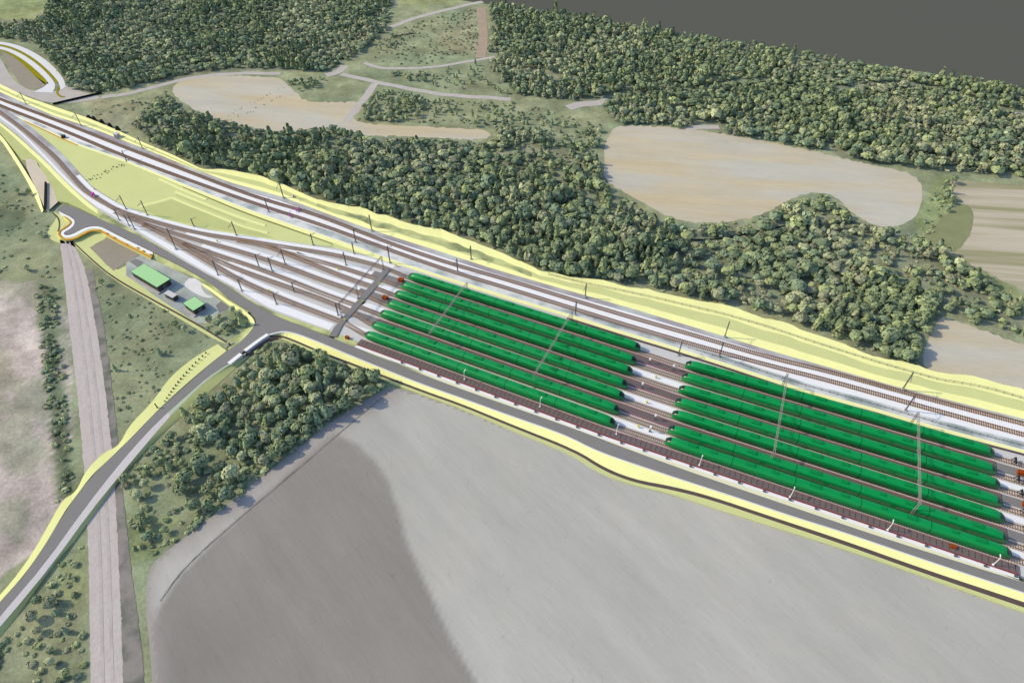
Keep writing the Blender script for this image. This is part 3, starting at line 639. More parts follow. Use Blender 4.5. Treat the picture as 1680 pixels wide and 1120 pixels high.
# ------------------------------------------------------------------ west side: verges beside the lead
sheet('verge', [(-40, 172), (0, 200), (29, 223), (79, 268), (100, 290), (130, 318), (160, 343), (203, 370), (190, 372), (160, 356), (112, 333), (95, 330), (62, 268), (36, 262), (0, 218), (-40, 185)], -.12, M['oliveb'], 'olive verge west of the curving yard lead', 'verge', sm=0, skirt=SZ)
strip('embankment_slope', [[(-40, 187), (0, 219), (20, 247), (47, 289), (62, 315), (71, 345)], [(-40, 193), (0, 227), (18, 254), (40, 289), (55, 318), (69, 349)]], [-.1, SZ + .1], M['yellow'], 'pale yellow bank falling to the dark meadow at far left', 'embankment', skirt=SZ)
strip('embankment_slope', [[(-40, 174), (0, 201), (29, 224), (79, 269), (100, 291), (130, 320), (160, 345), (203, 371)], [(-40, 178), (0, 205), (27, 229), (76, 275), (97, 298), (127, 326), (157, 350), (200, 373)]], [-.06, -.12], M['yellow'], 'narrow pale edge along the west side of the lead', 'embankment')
sheet('bare_patch', [(36, 262), (56, 260), (66, 275), (98, 328), (84, 340), (76, 346), (62, 318)], -.09, M['beige'], 'beige bare soil ramp beside the turning head', 'earth', sm=1, jit=.5)

# ------------------------------------------------------------------ roads
RU = [(110, 334), (160, 358), (203, 375), (260, 404), (303, 429), (360, 461), (407, 492), (437, 510), (463, 523), (537, 551), (613, 582), (649, 596), (706, 619), (760, 639), (840, 667), (940, 702), (1040, 740), (1117, 768), (1203, 798), (1300, 831), (1435, 877), (1560, 917), (1680, 955), (1760, 982)]
RLo = [(441, 548), (461, 542), (483, 545), (520, 559), (577, 583), (634, 606), (691, 629), (760, 653), (840, 682), (927, 712), (977, 738), (1040, 760), (1131, 790), (1203, 813), (1300, 846), (1385, 872), (1510, 915), (1680, 971), (1760, 998)]
road_poly = [(93, 343), (110, 334)] + RU[1:] + RLo[::-1] + [(426, 557), (401, 575), (376, 595), (340, 618), (310, 645), (275, 676), (240, 710), (190, 767), (135, 838), (75, 922), (0, 1010), (-40, 1058), (-40, 1036), (0, 987), (50, 932), (107, 838), (150, 780), (212, 722), (260, 672), (340, 601), (374, 574), (389, 566), (411, 544), (419, 533), (420, 523), (409, 510), (383, 496), (346, 464), (296, 436), (251, 413), (203, 390), (181, 379), (165, 371), (150, 370), (136, 374), (118, 384), (105, 384), (103, 381), (115, 374), (122, 367), (121, 358), (96, 346)]
sheet('road', road_poly, 0.0, M['asphalt'], 'grey asphalt access road with its T-junction and side arm', 'road', sm=1, skirt=SZ)
# olive verge between road and yard
strip('verge', [[(160, 357.5), (203, 374.5), (260, 403.5), (303, 428.5), (360, 460.5), (407, 491.5), (437, 509.5), (463, 522.5), (540, 551)], [(160, 343), (203, 369), (260, 402), (317, 437), (381, 471), (397, 484), (440, 507), (469, 518.5), (548, 545)]], [.0, .0], M['oliveg'], 'narrow grassy verge between access road and fan', 'verge', skirt=SZ)
strip('verge', [[(548, 555), (613, 582), (649, 596), (690, 612)], [(556, 548), (613, 573), (649, 587), (696, 606)]], [.012, .012], M['oliveg'], 'rough grassy verge below the lowest train nose', 'verge', skirt=SZ)
plo = offset(plA, 4.55 * sg)
ppx = [PX(p.x, p.y, 0.0) for p in plo]
strip('verge', [[(672, 605)] + [p for p in RU if 690 < p[0] < 1760], [(690, 603)] + [(float(x), float(y)) for x, y in ppx if 700 < x < 1700][::12]], [.008, .008], M['cream'], 'cream coloured verge between the road and the dark platform', 'verge', skirt=SZ)
# south embankment: kerb line, bright slope, ditch, far bank
DT = [(443, 551), (460, 549), (483, 557), (526, 576), (577, 595), (634, 617), (700, 642), (760, 663), (840, 696), (947, 738), (990, 766), (1040, 786), (1102, 797), (1165, 813), (1260, 845), (1385, 886), (1510, 931), (1680, 987), (1760, 1014)]
DB = [(443, 553), (460, 552), (483, 560.5), (526, 579.5), (577, 599), (634, 621), (700, 646), (760, 667), (840, 700.5), (945, 742), (988, 771), (1040, 791.5), (1102, 803), (1165, 819), (1260, 851), (1385, 893), (1510, 938), (1680, 996), (1760, 1023)]
DO = [(442, 555), (458, 554), (481, 563), (522, 582.5), (575, 602), (634, 625), (700, 650), (760, 671), (840, 706), (941, 746), (985, 777), (1040, 796), (1096, 808), (1150, 826), (1250, 858), (1385, 900), (1510, 943), (1680, 1004), (1760, 1031)]
RL2 = [(x, y + 2.0) for x, y in RLo]
strip('kerb_strip', [RLo, RL2], [.06, .06], M['kerb'], 'white kerb line along the south edge of the access road', 'kerb', skirt=-.3, n=200)
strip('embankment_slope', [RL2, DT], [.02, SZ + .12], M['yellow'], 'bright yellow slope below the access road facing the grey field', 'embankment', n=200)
strip('ditch', [DT, DB], [SZ + .12, SZ + .12], M['ditch'], 'dark brown ditch at the foot of the yellow road slope', 'ditch', n=200)
strip('embankment_slope', [DB, DO], [SZ + .12, SZ + .45], M['olive'], 'olive far bank between the ditch and the grey field', 'embankment', n=200, skirt=SZ - .1)  # darker averted side painted in as olive
# side road banks
SL = [(357, 564), (312, 590), (275, 622), (250, 660), (212, 697), (195, 732), (172, 740), (140, 772), (125, 807), (105, 817), (92, 838), (60, 897), (25, 947), (0, 975), (-40, 1020)]
SLi = [(372, 575), (340, 600), (300, 634), (260, 671), (212, 721), (200, 732), (180, 752), (150, 779), (130, 806), (118, 822), (106, 838), (72, 897), (36, 947), (0, 986), (-40, 1035)]
strip('embankment_slope', [SLi, SL], [-.02, SZ + .1], M['olive'], 'wavy olive bank on the upper side of the side road', 'embankment', skirt=SZ - .1)
SR = [(376, 595.5), (340, 618.5), (310, 645.5), (275, 676.5), (240, 710.5), (190, 767.5), (135, 838.5), (75, 922.5), (0, 1010.5), (-40, 1059)]
SRw = [(378, 597.5), (342, 621), (313, 648.5), (279.5, 682), (247, 719), (201, 774), (147, 840), (87, 923), (14, 1012), (-40, 1071)]
SRo = [(410, 582), (350, 637), (318, 663), (277, 702), (240, 738), (207, 772), (160, 834), (125, 884), (87, 926), (20, 1022), (-40, 1090)]
strip('shoulder', [SR[:4], SRw[:4]], [-.01, -.05], mat('green_gravel', C(184, 196, 178), var=.08, scale=.3, spec=0), 'thin greenish gravel shoulder at the upper end of the side road', 'shoulder', skirt=SZ, sm=1)
strip('shoulder', [SR[3:], SRw[3:]], [-.01, -.05], mat('pinkish_gravel', C(208, 202, 206), var=.05, scale=.3, spec=0), 'broad pinkish white gravel shoulder on the lower side of the side road', 'shoulder', skirt=SZ, sm=1)
strip('embankment_slope', [SRw, SRo], [-.06, SZ + .1], M['oliveb'], 'thin olive bank below the gravel shoulder of the side road', 'embankment', skirt=SZ - .1)
# pavement round the turning head, orange edge
PV = [(96, 346.5), (121, 358.5), (123, 367), (116, 375), (104, 381), (106, 386), (118, 385), (136, 375), (150, 371), (165, 371.5), (181, 380), (203, 391), (251, 414)]
PV2 = [(97, 349.5), (117, 360), (119, 366), (112, 373), (98, 381), (105, 390), (120, 389), (138, 379), (150, 374.5), (165, 375), (180, 384), (203, 396), (250, 419)]
strip('pavement', [PV, PV2], [.1, .1], M['whitep'], 'white pavement edging round the turning head', 'pavement', sm=1, skirt=SZ, n=160)
OR1 = [(105, 354), (115, 360.5), (117, 366), (110, 372), (95, 381), (104, 392), (121, 391), (139, 381), (150, 376.5), (165, 377), (180, 386), (203, 398), (249, 421)]
OR2 = [(106, 356), (113, 362), (115, 366), (108, 371), (92, 382), (103, 394), (122, 393), (140, 383), (150, 378.5), (165, 379), (179, 388), (202, 400.5), (248, 423.5)]
strip('bank', [PV2, OR2, [(x - 1 - .4 * (x < 100), y + 2.5) for x, y in OR2]], [.0, -.05, SZ], M['olive'], 'olive bank under the orange guard rail', 'bank', sm=1, n=160)
og = strip('barrier', [OR1, OR2], [.3, .3], M['orange'], 'continuous orange guard rail round the turning head', 'barrier', sm=1, skirt=.0, n=160, kind='thing')

# ------------------------------------------------------------------ compound by the road
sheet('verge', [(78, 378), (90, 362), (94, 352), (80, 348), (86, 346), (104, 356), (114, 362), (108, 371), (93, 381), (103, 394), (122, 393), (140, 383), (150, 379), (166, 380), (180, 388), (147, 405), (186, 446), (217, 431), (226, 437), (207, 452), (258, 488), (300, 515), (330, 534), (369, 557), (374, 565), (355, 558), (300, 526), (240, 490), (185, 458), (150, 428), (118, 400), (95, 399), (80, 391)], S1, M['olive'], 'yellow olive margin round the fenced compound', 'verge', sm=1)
sheet('bare_patch', [(147, 406), (180, 389), (205, 402), (229, 418), (207, 431), (186, 444)], S2, M['plot'], 'brown bare plot at the upper end of the compound', 'earth', sm=0)
sheet('yard', [(207, 431), (232, 417), (250, 424), (312, 455), (330, 464), (352, 486), (378, 505), (340, 530), (325, 530), (258, 488), (207, 452)], S2, M['yardgrey'], 'mottled grey yard around the two green roofed buildings', 'yard', sm=0)
sheet('gravel_yard', [(300, 466), (314, 453), (334, 465), (329, 470), (337, 483), (352, 487), (340, 489), (323, 483), (309, 474)], S3, M['gravelw'], 'patch of white gravel above the small green roofed building', 'gravel', sm=1)
sheet('pavement', [(354, 501), (362, 494), (378, 505), (360, 514)], S3, M['asphalt_dark'], 'small grey paved square at the lower end of the compound', 'pavement', sm=0)
sheet('pavement', [(212, 429), (222, 424), (236, 430), (226, 438)], S3, M['asphalt_dark'], 'small grey paved square beside the large green roof', 'pavement', sm=0)
strip('verge', [[(251, 414.5), (296, 437), (330, 456), (349, 467), (383, 497), (408, 511)], [(248, 424), (290, 444), (316, 453), (338, 466), (372, 497), (404, 517)]], [-.02, S3 + .02], M['oliveg'], 'grassy bank between the access road and the compound', 'verge', skirt=SZ)
strip('bank', [[(331, 464), (346, 472), (380, 497), (405, 512), (417, 524), (418, 532)], [(333, 468), (345, 476), (376, 500), (400, 515), (410, 524), (412, 534)]], [-.02, -.5], M['yellow'], 'bright yellow bank curling round the inside of the road junction', 'bank', skirt=SZ)
strip('verge', [[(418, 533), (410, 545), (390, 565), (375, 574)], [(410, 534), (402, 542), (380, 556), (370, 562)]], [-.03, S2], M['oliveg'], 'grassy corner bank where the side road leaves the junction', 'verge', skirt=SZ)
strip('ditch', [[(117, 393), (150, 424), (185, 453.5), (250, 490), (330, 533.5), (374, 561)], [(116.4, 395), (149, 426), (184, 456), (249, 492.6), (329, 536.5), (373, 564)]], [S3, S3], M['ditch'], 'narrow brown ditch line along the lower side of the compound', 'ditch')
strip('ditch', [[(85, 349), (95, 358), (97, 370), (94, 380)], [(87, 348), (97.5, 357), (99, 370), (96.5, 380)]], [S3, S3], M['ditch'], 'short dark ditch hooking round the end of the turning head', 'ditch')

# ------------------------------------------------------------------ trains
def section(w, h, y0, sq=1.0):
    pts = [(-w * .40, y0), (-w * .5, y0 + .25), (-w * .5, y0 + (h - y0) * .66)]
    for i in range(1, 9):
        an = math.pi * (1 - i / 9); pts.append((math.copysign(abs(math.cos(an)) ** .8, math.cos(an)) * w * .5, y0 + (h - y0) * (.68 + .32 * math.sin(an) ** .75)))
    pts += [(w * .5, y0 + (h - y0) * .66), (w * .5, y0 + .25), (w * .40, y0)]
    return pts
TL = 104.6
def make_train():
    root = empty('train', (0, 0, 0))
    hl = TL / 2; wt = 3.15; ht = 3.8; y0 = .5
    st = []
    prof = [(0, .46, .50), (.35, .60, .62), (1.0, .76, .76), (2.0, .89, .89), (3.2, .96, .965), (4.6, 1, 1)]
    for s, a, b in prof: st.append((-hl + s, a, b))
    for x in np.linspace(-hl + 6, hl - 6, 30): st.append((x, 1, 1))
    for s, a, b in prof[::-1]: st.append((hl - s, a, b))
    V, Fc = [], []; n = len(section(1, 1, 0))
    for x, a, b in st:
        for yy, zz in section(wt * a, y0 + (ht - y0) * b, y0): V.append((x, yy, zz))
    for i in range(len(st) - 1):
        for j in range(n):
            Fc.append((i * n + j, i * n + (j + 1) % n, (i + 1) * n + (j + 1) % n, (i + 1) * n + j))
    Fc.append(tuple(range(n))); Fc.append(tuple(range(len(st) * n - 1, (len(st) - 1) * n - 1, -1)))
    body = mesh_obj('body', V, Fc, M['train'], root, True)
    bm = bmesh.new(); bm.from_mesh(body.data); bmesh.ops.recalc_face_normals(bm, faces=bm.faces); bm.to_mesh(body.data); bm.free()
    # dark windscreens wrapped over both noses
    for s in (-1, 1):
        w = MB(); vs = []
        for (sx, a, b) in ((.12, .53, .545), (.5, .64, .66), (1.15, .79, .79), (1.9, .88, .88)):
            sec = section(wt * a, y0 + (ht - y0) * b, y0)[3:11]
            vs.append([(s * (hl - sx + .05), yy * 1.03, zz + .05) for yy, zz in sec])
        vv = [p for r in vs for p in r]; k = len(vs[0])
        w.add(vv, [(i * k + j, i * k + j + 1, (i + 1) * k + j + 1, (i + 1) * k + j) for i in range(len(vs) - 1) for j in range(k - 1)])
        w.build('windscreen', M['glass'], root, True)
    # gangway bellows between the five cars
    for x in (-hl + 22.4, -hl + 42.4, hl - 42.4, hl - 22.4):
        g = MB(); sec = section(wt + .03, ht + .02, y0 - .02); k = len(sec)
        g.add([(x + dx, yy, zz) for dx in (-.1, .1) for yy, zz in sec], [(j, (j + 1) % k, k + (j + 1) % k, k + j) for j in range(k)] + [tuple(range(k)), tuple(range(2 * k - 1, k - 1, -1))])
        g.build('gangway', M['rubber'], root)
    # roof equipment
    for x, l, wv, h in ((-hl + 9, 3.2, 1.6, .35), (-hl + 16, 2.2, 1.3, .28), (-hl + 28, 3.0, 1.7, .35), (-hl + 36, 2.0, 1.2, .25), (-4, 3.6, 1.6, .35), (5, 2.4, 1.3, .3), (hl - 36, 2.0, 1.2, .25), (hl - 28, 3.0, 1.7, .35), (hl - 16, 2.2, 1.3, .28), (hl - 9, 3.2, 1.6, .35)):
        b = MB(); b.box((x, 0, ht - .12 + h / 2), (l, wv, h)); b.box((x, 0, ht - .12 + h + .04), (l * .8, wv * .7, .08))
        b.build('roof_unit', M['train_mid'], root)
    # side door leaves, slightly recessed darker panels, and underframe
    for x in (-hl + 12, -hl + 32, 0, hl - 32, hl - 12):
        for sy in (-1, 1):
            b = MB(); b.box((x, sy * (wt / 2 + .01), 1.75), (1.5, .05, 2.0)); b.build('door', M['train_mid'], root)
    for x in np.linspace(-hl + 4.5, hl - 4.5, 7):
        u = MB(); u.box((x, 0, .42), (3.2, 2.3, .4))
        for dx in (-1.0, 1.0):
            for sy in (-.76, .76): u.box((x + dx, sy, .62), (.8, .12, .7))
        u.build('bogie', M['under'], root)
    return root
order = ['uppermost', 'second', 'third', 'middle', 'fifth', 'sixth', 'lowest']
proto = None
for k in range(7):
    for g, (i, j) in enumerate(((0, 1), (2, 3))):
        a, b = ROW[k][i], ROW[k][j]
        if proto is None: proto = make_train(); t = proto
        else: t = copy_tree(proto)
        mid = (a + b) / 2; t.location = (mid.x, mid.y, .22); t.rotation_euler = (0, 0, math.atan2(b.y - a.y, b.x - a.x))
        t.scale = ((b - a).length / TL, 1, 1)
        tag(t, f'long green train on the {order[k]} yard track, {"left" if g == 0 else "right"} one of its pair', 'train', 'green trains parked in the yard')

# ------------------------------------------------------------------ masts and gantries
def make_mast(h=8.0, arm=2.8, m='steel'):
    root = empty('catenary_mast', (0, 0, 0))
    p = MB(); p.bar((-.14, 0, 0), (-.14, 0, h), .16, .26); p.bar((.14, 0, 0), (.14, 0, h), .16, .26)
    for z in np.arange(.6, h, .8): p.box((0, 0, z), (.3, .2, .14))
    p.build('pole', M[m], root)
    f = MB(); f.box((0, 0, .1), (.95, .95, .5)); f.box((0, 0, .38), (.7, .7, .1)); f.build('footing', M['concrete'], root)
    a = MB(); a.bar((0, 0, h - 1.0), (0, -arm, h - 1.5), .1); a.bar((0, 0, h - .15), (0, -arm * .8, h - 1.35), .07); a.bar((0, 0, h - 2.2), (0, -arm, h - 1.5), .07)
    a.build('arm', M[m], root)
    i = MB(); i.bar((0, -arm, h - 1.5), (0, -arm, h - 2.3), .09, n=6); i.build('insulator', M['dark'], root)
    return root
mast0 = make_mast()
MASTS = [ # base pixel, height, arm points towards the track (+1 south / -1 north), context
    ((43, 171), 7.5, 1, 'north side of the main line near the curving white road'),
    ((133, 206), 8, 1, 'north side of the main line below the row of dark drums'),
    ((234, 244), 7, 1, 'north side of the main line right of the dark drums'),
    ((207, 263), 6, -1, 'south side of the main line above the olive triangle'),
    ((465, 324), 9, 1, 'yellow slope beside the magenta marker signs'),
    ((441, 348), 8, -1, 'south side of the main line beside the magenta signs'),
    ((610, 378), 9, 1, 'gap in the yellow north slope'),
    ((584, 398), 8, -1, 'south side of the main line above the fan end'),
    ((640, 431), 9.5, -1, 'yellow verge at the upper end of the fan gantry'),
    ((581, 416), 6.5, -1, 'yellow verge above the uppermost fan track'),
    ((514, 402), 6.5, -1, 'olive strip above the uppermost fan track'),
    ((388, 386), 8, 1, 'upper edge of the fan beside the darker olive hollow'),
    ((773, 425), 7.5, 1, 'rough turf of the north slope above the left trains'),
    ((751, 446), 7.5, 1, 'middle of the main line above the left trains'),
    ((960, 487), 7.5, 1, 'yellow north slope above the gantry of the left trains'),
    ((944, 516), 7.5, 1, 'ballast south of the main line, above left trains'),
    ((1189, 552), 8.5, 1, 'yellow north slope above the gap in the trains'),
    ((1180, 584), 7.5, 1, 'ballast south of the main line, above the right noses'),
    ((1113, 583), 7.0, -1, 'verge at the top of the gap between train groups'),
    ((1481, 638), 9.5, 1, 'yellow north slope above the right trains'),
    ((1485, 673), 9.5, 1, 'ballast south of the main line, above right trains'),
    ((207, 343), 8, 1, 'upper side of the yard lead, left one of two'),
    ((242, 353), 8.5, 1, 'upper side of the yard lead, right one of two'),
    ((196, 361), 6.5, -1, 'white shoulder starting the fan, left of three'),
    ((212, 370), 6.5, -1, 'white shoulder starting the fan, middle of three'),
    ((221, 376), 7.5, -1, 'white shoulder starting the fan, right of three'),
    ((289, 409), 12, -1, 'white shoulder of the fan, the tallest mast there'),
    ((358, 451), 8, -1, 'white shoulder of the fan level with the white gravel'),
    ((397, 477), 6.5, -1, 'white shoulder of the fan just above the road junction'),
    ((454, 499), 6, -1, 'lowest fan track opposite the road junction'),
    ((426, 440), 8, -1, 'middle of the fan, left one of a pair'),
    ((447, 445), 8, -1, 'middle of the fan, right one of a pair'),
    ((468, 433), 8.5, 1, 'fan between second and middle tracks, above a pair of masts'),
    ((483, 479), 5.5, -1, 'lower fan between the fifth and sixth tracks'),
    ((568, 435), 7.5, 1, 'fan between the two uppermost tracks near the gantry'),
    ((555, 517), 6.5, -1, 'lower end of the grey crossing road'),
    ((318, 371), 4.5, -1, 'upper edge of the fan, shortest mast by the olive hollow'),
]
trk_dir = math.atan2((ROW[3][1] - ROW[3][0]).y, (ROW[3][1] - ROW[3][0]).x)
for i, (bp, h, s, ctx) in enumerate(MASTS):
    t = mast0 if i == 0 else copy_tree(mast0)
    zb = .0 if not ('north slope' in ctx or 'yellow slope' in ctx) else .35
    p = W(bp[0], bp[1], zb); t.location = p
    loc = trk_dir - .06 * (bp[0] < 350)
    t.rotation_euler = (0, 0, loc + (0 if s > 0 else math.pi)); t.scale = (1, 1, h / 8.0)
    tag(t, 'catenary mast on the ' + ctx, 'mast', 'catenary masts')

def make_gantry(pt_n, pt_s, base_n, base_s, h, label, m='galv', drops=6, mids=()):
    A = W(*pt_n, h); B = W(*pt_s, h)
    root = empty('catenary_gantry', (A.x, A.y, 0)); o = Vector((A.x, A.y, 0)); tag(root, label, 'gantry', 'catenary gantries')
    d = (B - A).normalized(); n = Vector((-d.y, d.x, 0)); L_ = (B - A).length
    bm_ = MB()
    for s in (-.28, .28):
        for zz in (0, .55): bm_.bar(A - o + n * s + Vector((0, 0, zz)), B - o + n * s + Vector((0, 0, zz)), .055)
    k = max(6, int(L_ / 1.1))
    for i in range(k):
        a = A - o + d * (L_ * i / k); b = A - o + d * (L_ * (i + 1) / k)
        for s in (-.28, .28): bm_.bar(a + n * s + Vector((0, 0, 0 if i % 2 else .55)), b + n * s + Vector((0, 0, .55 if i % 2 else 0)), .045)
        bm_.bar(a + n * -.28 + Vector((0, 0, .55)), b + n * .28 + Vector((0, 0, .55)), .06); bm_.bar(a + n * -.28 + Vector((0, 0, .55)), a + n * .28 + Vector((0, 0, .55)), .06)
    bm_.build('beam', M[m], root)
    for P in [A, B] + [A + d * L_ * q for q in mids]:
        lg = MB(); q = P - o
        for s in (-.28, .28): lg.bar(Vector((q.x, q.y, 0)) + n * s, q + n * s + Vector((0, 0, .6)), .14)
        for z in np.arange(.6, h, 1.0): lg.bar(Vector((q.x, q.y, z)) + n * -.28, Vector((q.x, q.y, z + .5)) + n * .28, .07)
        lg.box((q.x, q.y, .05), (1.1, 1.1, .5), math.atan2(d.y, d.x)); lg.build('leg', M['steel'] if P is A else M[m], root)
    for i in range(drops):
        q = A - o + d * (L_ * (i + .5) / drops); dr = MB(); dr.bar(q, q + Vector((0, 0, -1.3)), .1); dr.bar(q + Vector((0, 0, -1.2)), q + Vector((0, 0, -1.2)) + d * 1.1, .07)
        dr.build('drop_arm', M[m], root)
    return root
make_gantry((626, 422), (556, 500), None, None, 7.2, 'dark catenary gantry spanning the fan tracks beside the crossing road', 'steel', 6, (.62,))
make_gantry((766, 465), (704, 548), None, None, 7.2, 'pale lattice gantry over the left part of the left train group', drops=6)
make_gantry((939, 512), (877, 614), None, None, 7.2, 'pale lattice gantry over the middle of the left train group', drops=6)
make_gantry((1292, 614), (1270, 742), None, None, 7.2, 'pale lattice gantry over the left half of the right train group', drops=6)
make_gantry((1506, 678), (1509, 826), None, None, 7.2, 'pale lattice gantry over the right end of the right train group', drops=6)

# ------------------------------------------------------------------ small yard furniture
def make_lamp(h=4.2):
    root = empty('lamp_post', (0, 0, 0)); p = MB(); p.bar((0, 0, 0), (0, 0, h), .17, n=8, w2=.12); p.box((0, 0, .1), (.5, .5, .4)); p.build('pole', M['whitep'], root)
    a = MB(); a.bar((0, 0, h), (0, .9, h + .15), .14); a.box((0, 1.0, h + .15), (.3, .7, .12)); a.build('lamp_head', M['whitep'], root); return root
lp0 = make_lamp()
for i, (q, ctx) in enumerate(zip([(762, 622), (886, 667), (1011, 712), (1147, 763), (1296, 815), (1456, 869), (1629, 926)], ['leftmost', 'second from left', 'third from left', 'middle', 'third from right', 'second from right', 'rightmost'])):
    t = lp0 if i == 0 else copy_tree(lp0); t.location = W(q[0], q[1], .45); t.rotation_euler = (0, 0, trk_dir)
    tag(t, f'white lamp post on the dark platform, {ctx} of the row', 'lamp post', 'lamp posts along the platform')
fb = MB(); fb.box((0, 0, .25), (.8, .55, .5)); fb.box((0, 0, .55), (.9, .62, .1)); fb.box((.2, -.28, .3), (.25, .06, .3))
fnd = None
fl2 = offset(plA, 4.0 * sg)
cnt = 0
for i in range(24, 259, 9):
    p = fl2[i]
    if fnd is None: fnd = fb.build('cabinet', M['steel']); t = fnd
    else: t = fnd.copy(); COL.objects.link(t)
    t.location = (p.x, p.y, .03); t.rotation_euler = (0, 0, trk_dir); cnt += 1
    tag(t, 'small grey track cabinet on the white gravel at the foot of the platform', 'cabinet', 'small cabinets along the platform')
# posts in the gap between train groups
sp = None
def make_signal():
    root = empty('signal_post', (0, 0, 0)); p = MB(); p.bar((0, 0, 0), (0, 0, 2.4), .16, n=6); p.box((0, 0, .1), (.7, .7, .3)); p.build('pole', M['steel'], root)
    h = MB(); h.box((0, 0, 2.5), (.7, .55, 1.0)); h.box((0, -.3, 2.7), (.4, .12, .2)); h.box((0, -.3, 2.35), (.4, .12, .2)); h.build('signal_head', M['whitep'], root); return root
SIG = [((1065, 596), 'walkway of the uppermost track pair'), ((1053, 636), 'walkway of the middle track pair'), ((1074, 688), 'walkway of the lower track pair'), ((1104, 607), 'walkway near the uppermost right train'), ((1066, 707), 'white strip beside the lowest track')]
for i, (q, ctx) in enumerate(SIG):
    t = make_signal() if i == 0 else copy_tree(sp)
    if i == 0: sp = t
    t.location = W(q[0], q[1], .3); t.rotation_euler = (0, 0, trk_dir); tag(t, 'short white signal post on the ' + ctx + ', in the gap', 'signal', 'signals in the gap')
# yellow track markers
ym = None
for q, ctx in [((1076, 620), 'between the second and third tracks in the gap'), ((1061, 661), 'between the fourth and fifth tracks in the gap'), ((1047, 701), 'between the sixth and lowest tracks in the gap'), ((650, 437), 'beside the first walkway end'), ((623, 467), 'beside the second crossing corner'), ((595, 496), 'beside the third crossing corner'), ((566, 526), 'beside the lowest crossing corner'), ((555, 443), 'white ribbon in the middle of the upper fan'), ((357, 397), 'white ribbon at the upper left of the fan'), ((442, 478), 'white ribbon at the lower left of the fan')]:
    if ym is None:
        b = MB(); b.box((0, 0, .35), (.35, .35, .7)); b.box((0, 0, .85), (.7, .5, .5)); ym = b.build('marker_post', mat('yellow_paint', C(214, 206, 40), var=.08, scale=1)); t = ym
    else: t = ym.copy(); COL.objects.link(t)
    t.location = W(q[0], q[1], .02); t.rotation_euler = (0, 0, trk_dir); tag(t, 'small yellow marker post ' + ctx, 'marker', 'yellow marker posts')
# rusty cabinets on the paved approaches
rc = None
for q, ctx in [((658, 461), 'approach between the two uppermost tracks, left of the trains'), ((632, 490), 'approach between the third and middle tracks, left of the trains'), ((570, 555), 'verge below the lowest track near the crossing road'), ((1674, 777), 'approach right of the upper trains at the photo edge'), ((1683, 829), 'approach right of the middle trains at the photo edge'), ((1562, 898), 'dark platform near its right end')]:
    if rc is None:
        rc = empty('cabinet', (0, 0, 0)); b = MB(); b.box((0, 0, .6), (2.2, 1.5, 1.2)); b.build('body', M['rust'], rc); b = MB(); b.box((0, 0, 1.26), (2.4, 1.7, .12)); b.build('lid', M['rust'], rc); t = rc
    else: t = copy_tree(rc)
    t.location = W(q[0], q[1], .1 if 'verge' not in ctx else .02); t.rotation_euler = (0, 0, trk_dir)
    if 'verge' in ctx or 'dark platform' in ctx: t.scale = (.7, .7, .8)
    tag(t, 'rust brown cabinet on the ' + ctx, 'cabinet', 'rust brown cabinets')
# buffer stops at the right ends
bs0 = None
for k in range(7):
    if bs0 is None:
        bs0 = empty('buffer_stop', (0, 0, 0)); b = MB()
        for s in (-.75, .75): b.bar((-1.2, s, .2), (0, s, 1.5), .22); b.bar((0, s, .2), (0, s, 1.6), .24)
        b.build('frame', M['steel'], bs0); b = MB(); b.box((-.1, 0, 1.35), (.35, 2.6, .5)); b.build('beam', M['dark'], bs0); 
        for s in (-.75, .75):
            b = MB(); b.bar((-.2, s, 1.3), (-.75, s, 1.3), .3, n=8); b.build('buffer', M['dark'], bs0)
        t = bs0
    else: t = copy_tree(bs0)
    u = (ROW[k][3] - ROW[k][2]).normalized(); p = ROW[k][3] + u * 7.0
    t.location = (p.x, p.y, .25); t.rotation_euler = (0, 0, math.atan2(u.y, u.x)); tag(t, f'dark buffer stop on the {order[k]} yard track, right of its trains', 'buffer stop', 'buffer stops right of the trains')
# magenta signs
mg0 = None
for q, z, ctx in [((154, 322), 0, 'large magenta panel across the curving yard lead'), ((491, 344), 0, 'magenta panel on the upper main track'), ((487, 347), 0, 'magenta panel between the main tracks, touching another'), ((476, 356), 0, 'magenta panel below the lower main track'), ((482, 324), .3, 'small magenta panel on the yellow north slope'), ((155, 311), 0, 'tiny magenta panel above the curving yard lead')]:
    if mg0 is None:
        mg0 = empty('sign_board', (0, 0, 0)); b = MB(); b.box((0, 0, 1.1), (.3, 2.2, .9)); b.build('panel', M['magenta'], mg0); b = MB(); b.bar((0, -.7, 0), (0, -.7, .8), .12); b.bar((0, .7, 0), (0, .7, .8), .12); b.build('post', M['steel'], mg0); t = mg0
    else: t = copy_tree(mg0)
    t.location = W(q[0], q[1], z); t.rotation_euler = (0, 0, trk_dir + .5); 
    sc = 1.15 if 'large' in ctx else .45 if 'tiny' in ctx else .75
    t.scale = (sc, sc, sc); tag(t, ctx, 'sign', 'magenta panels')

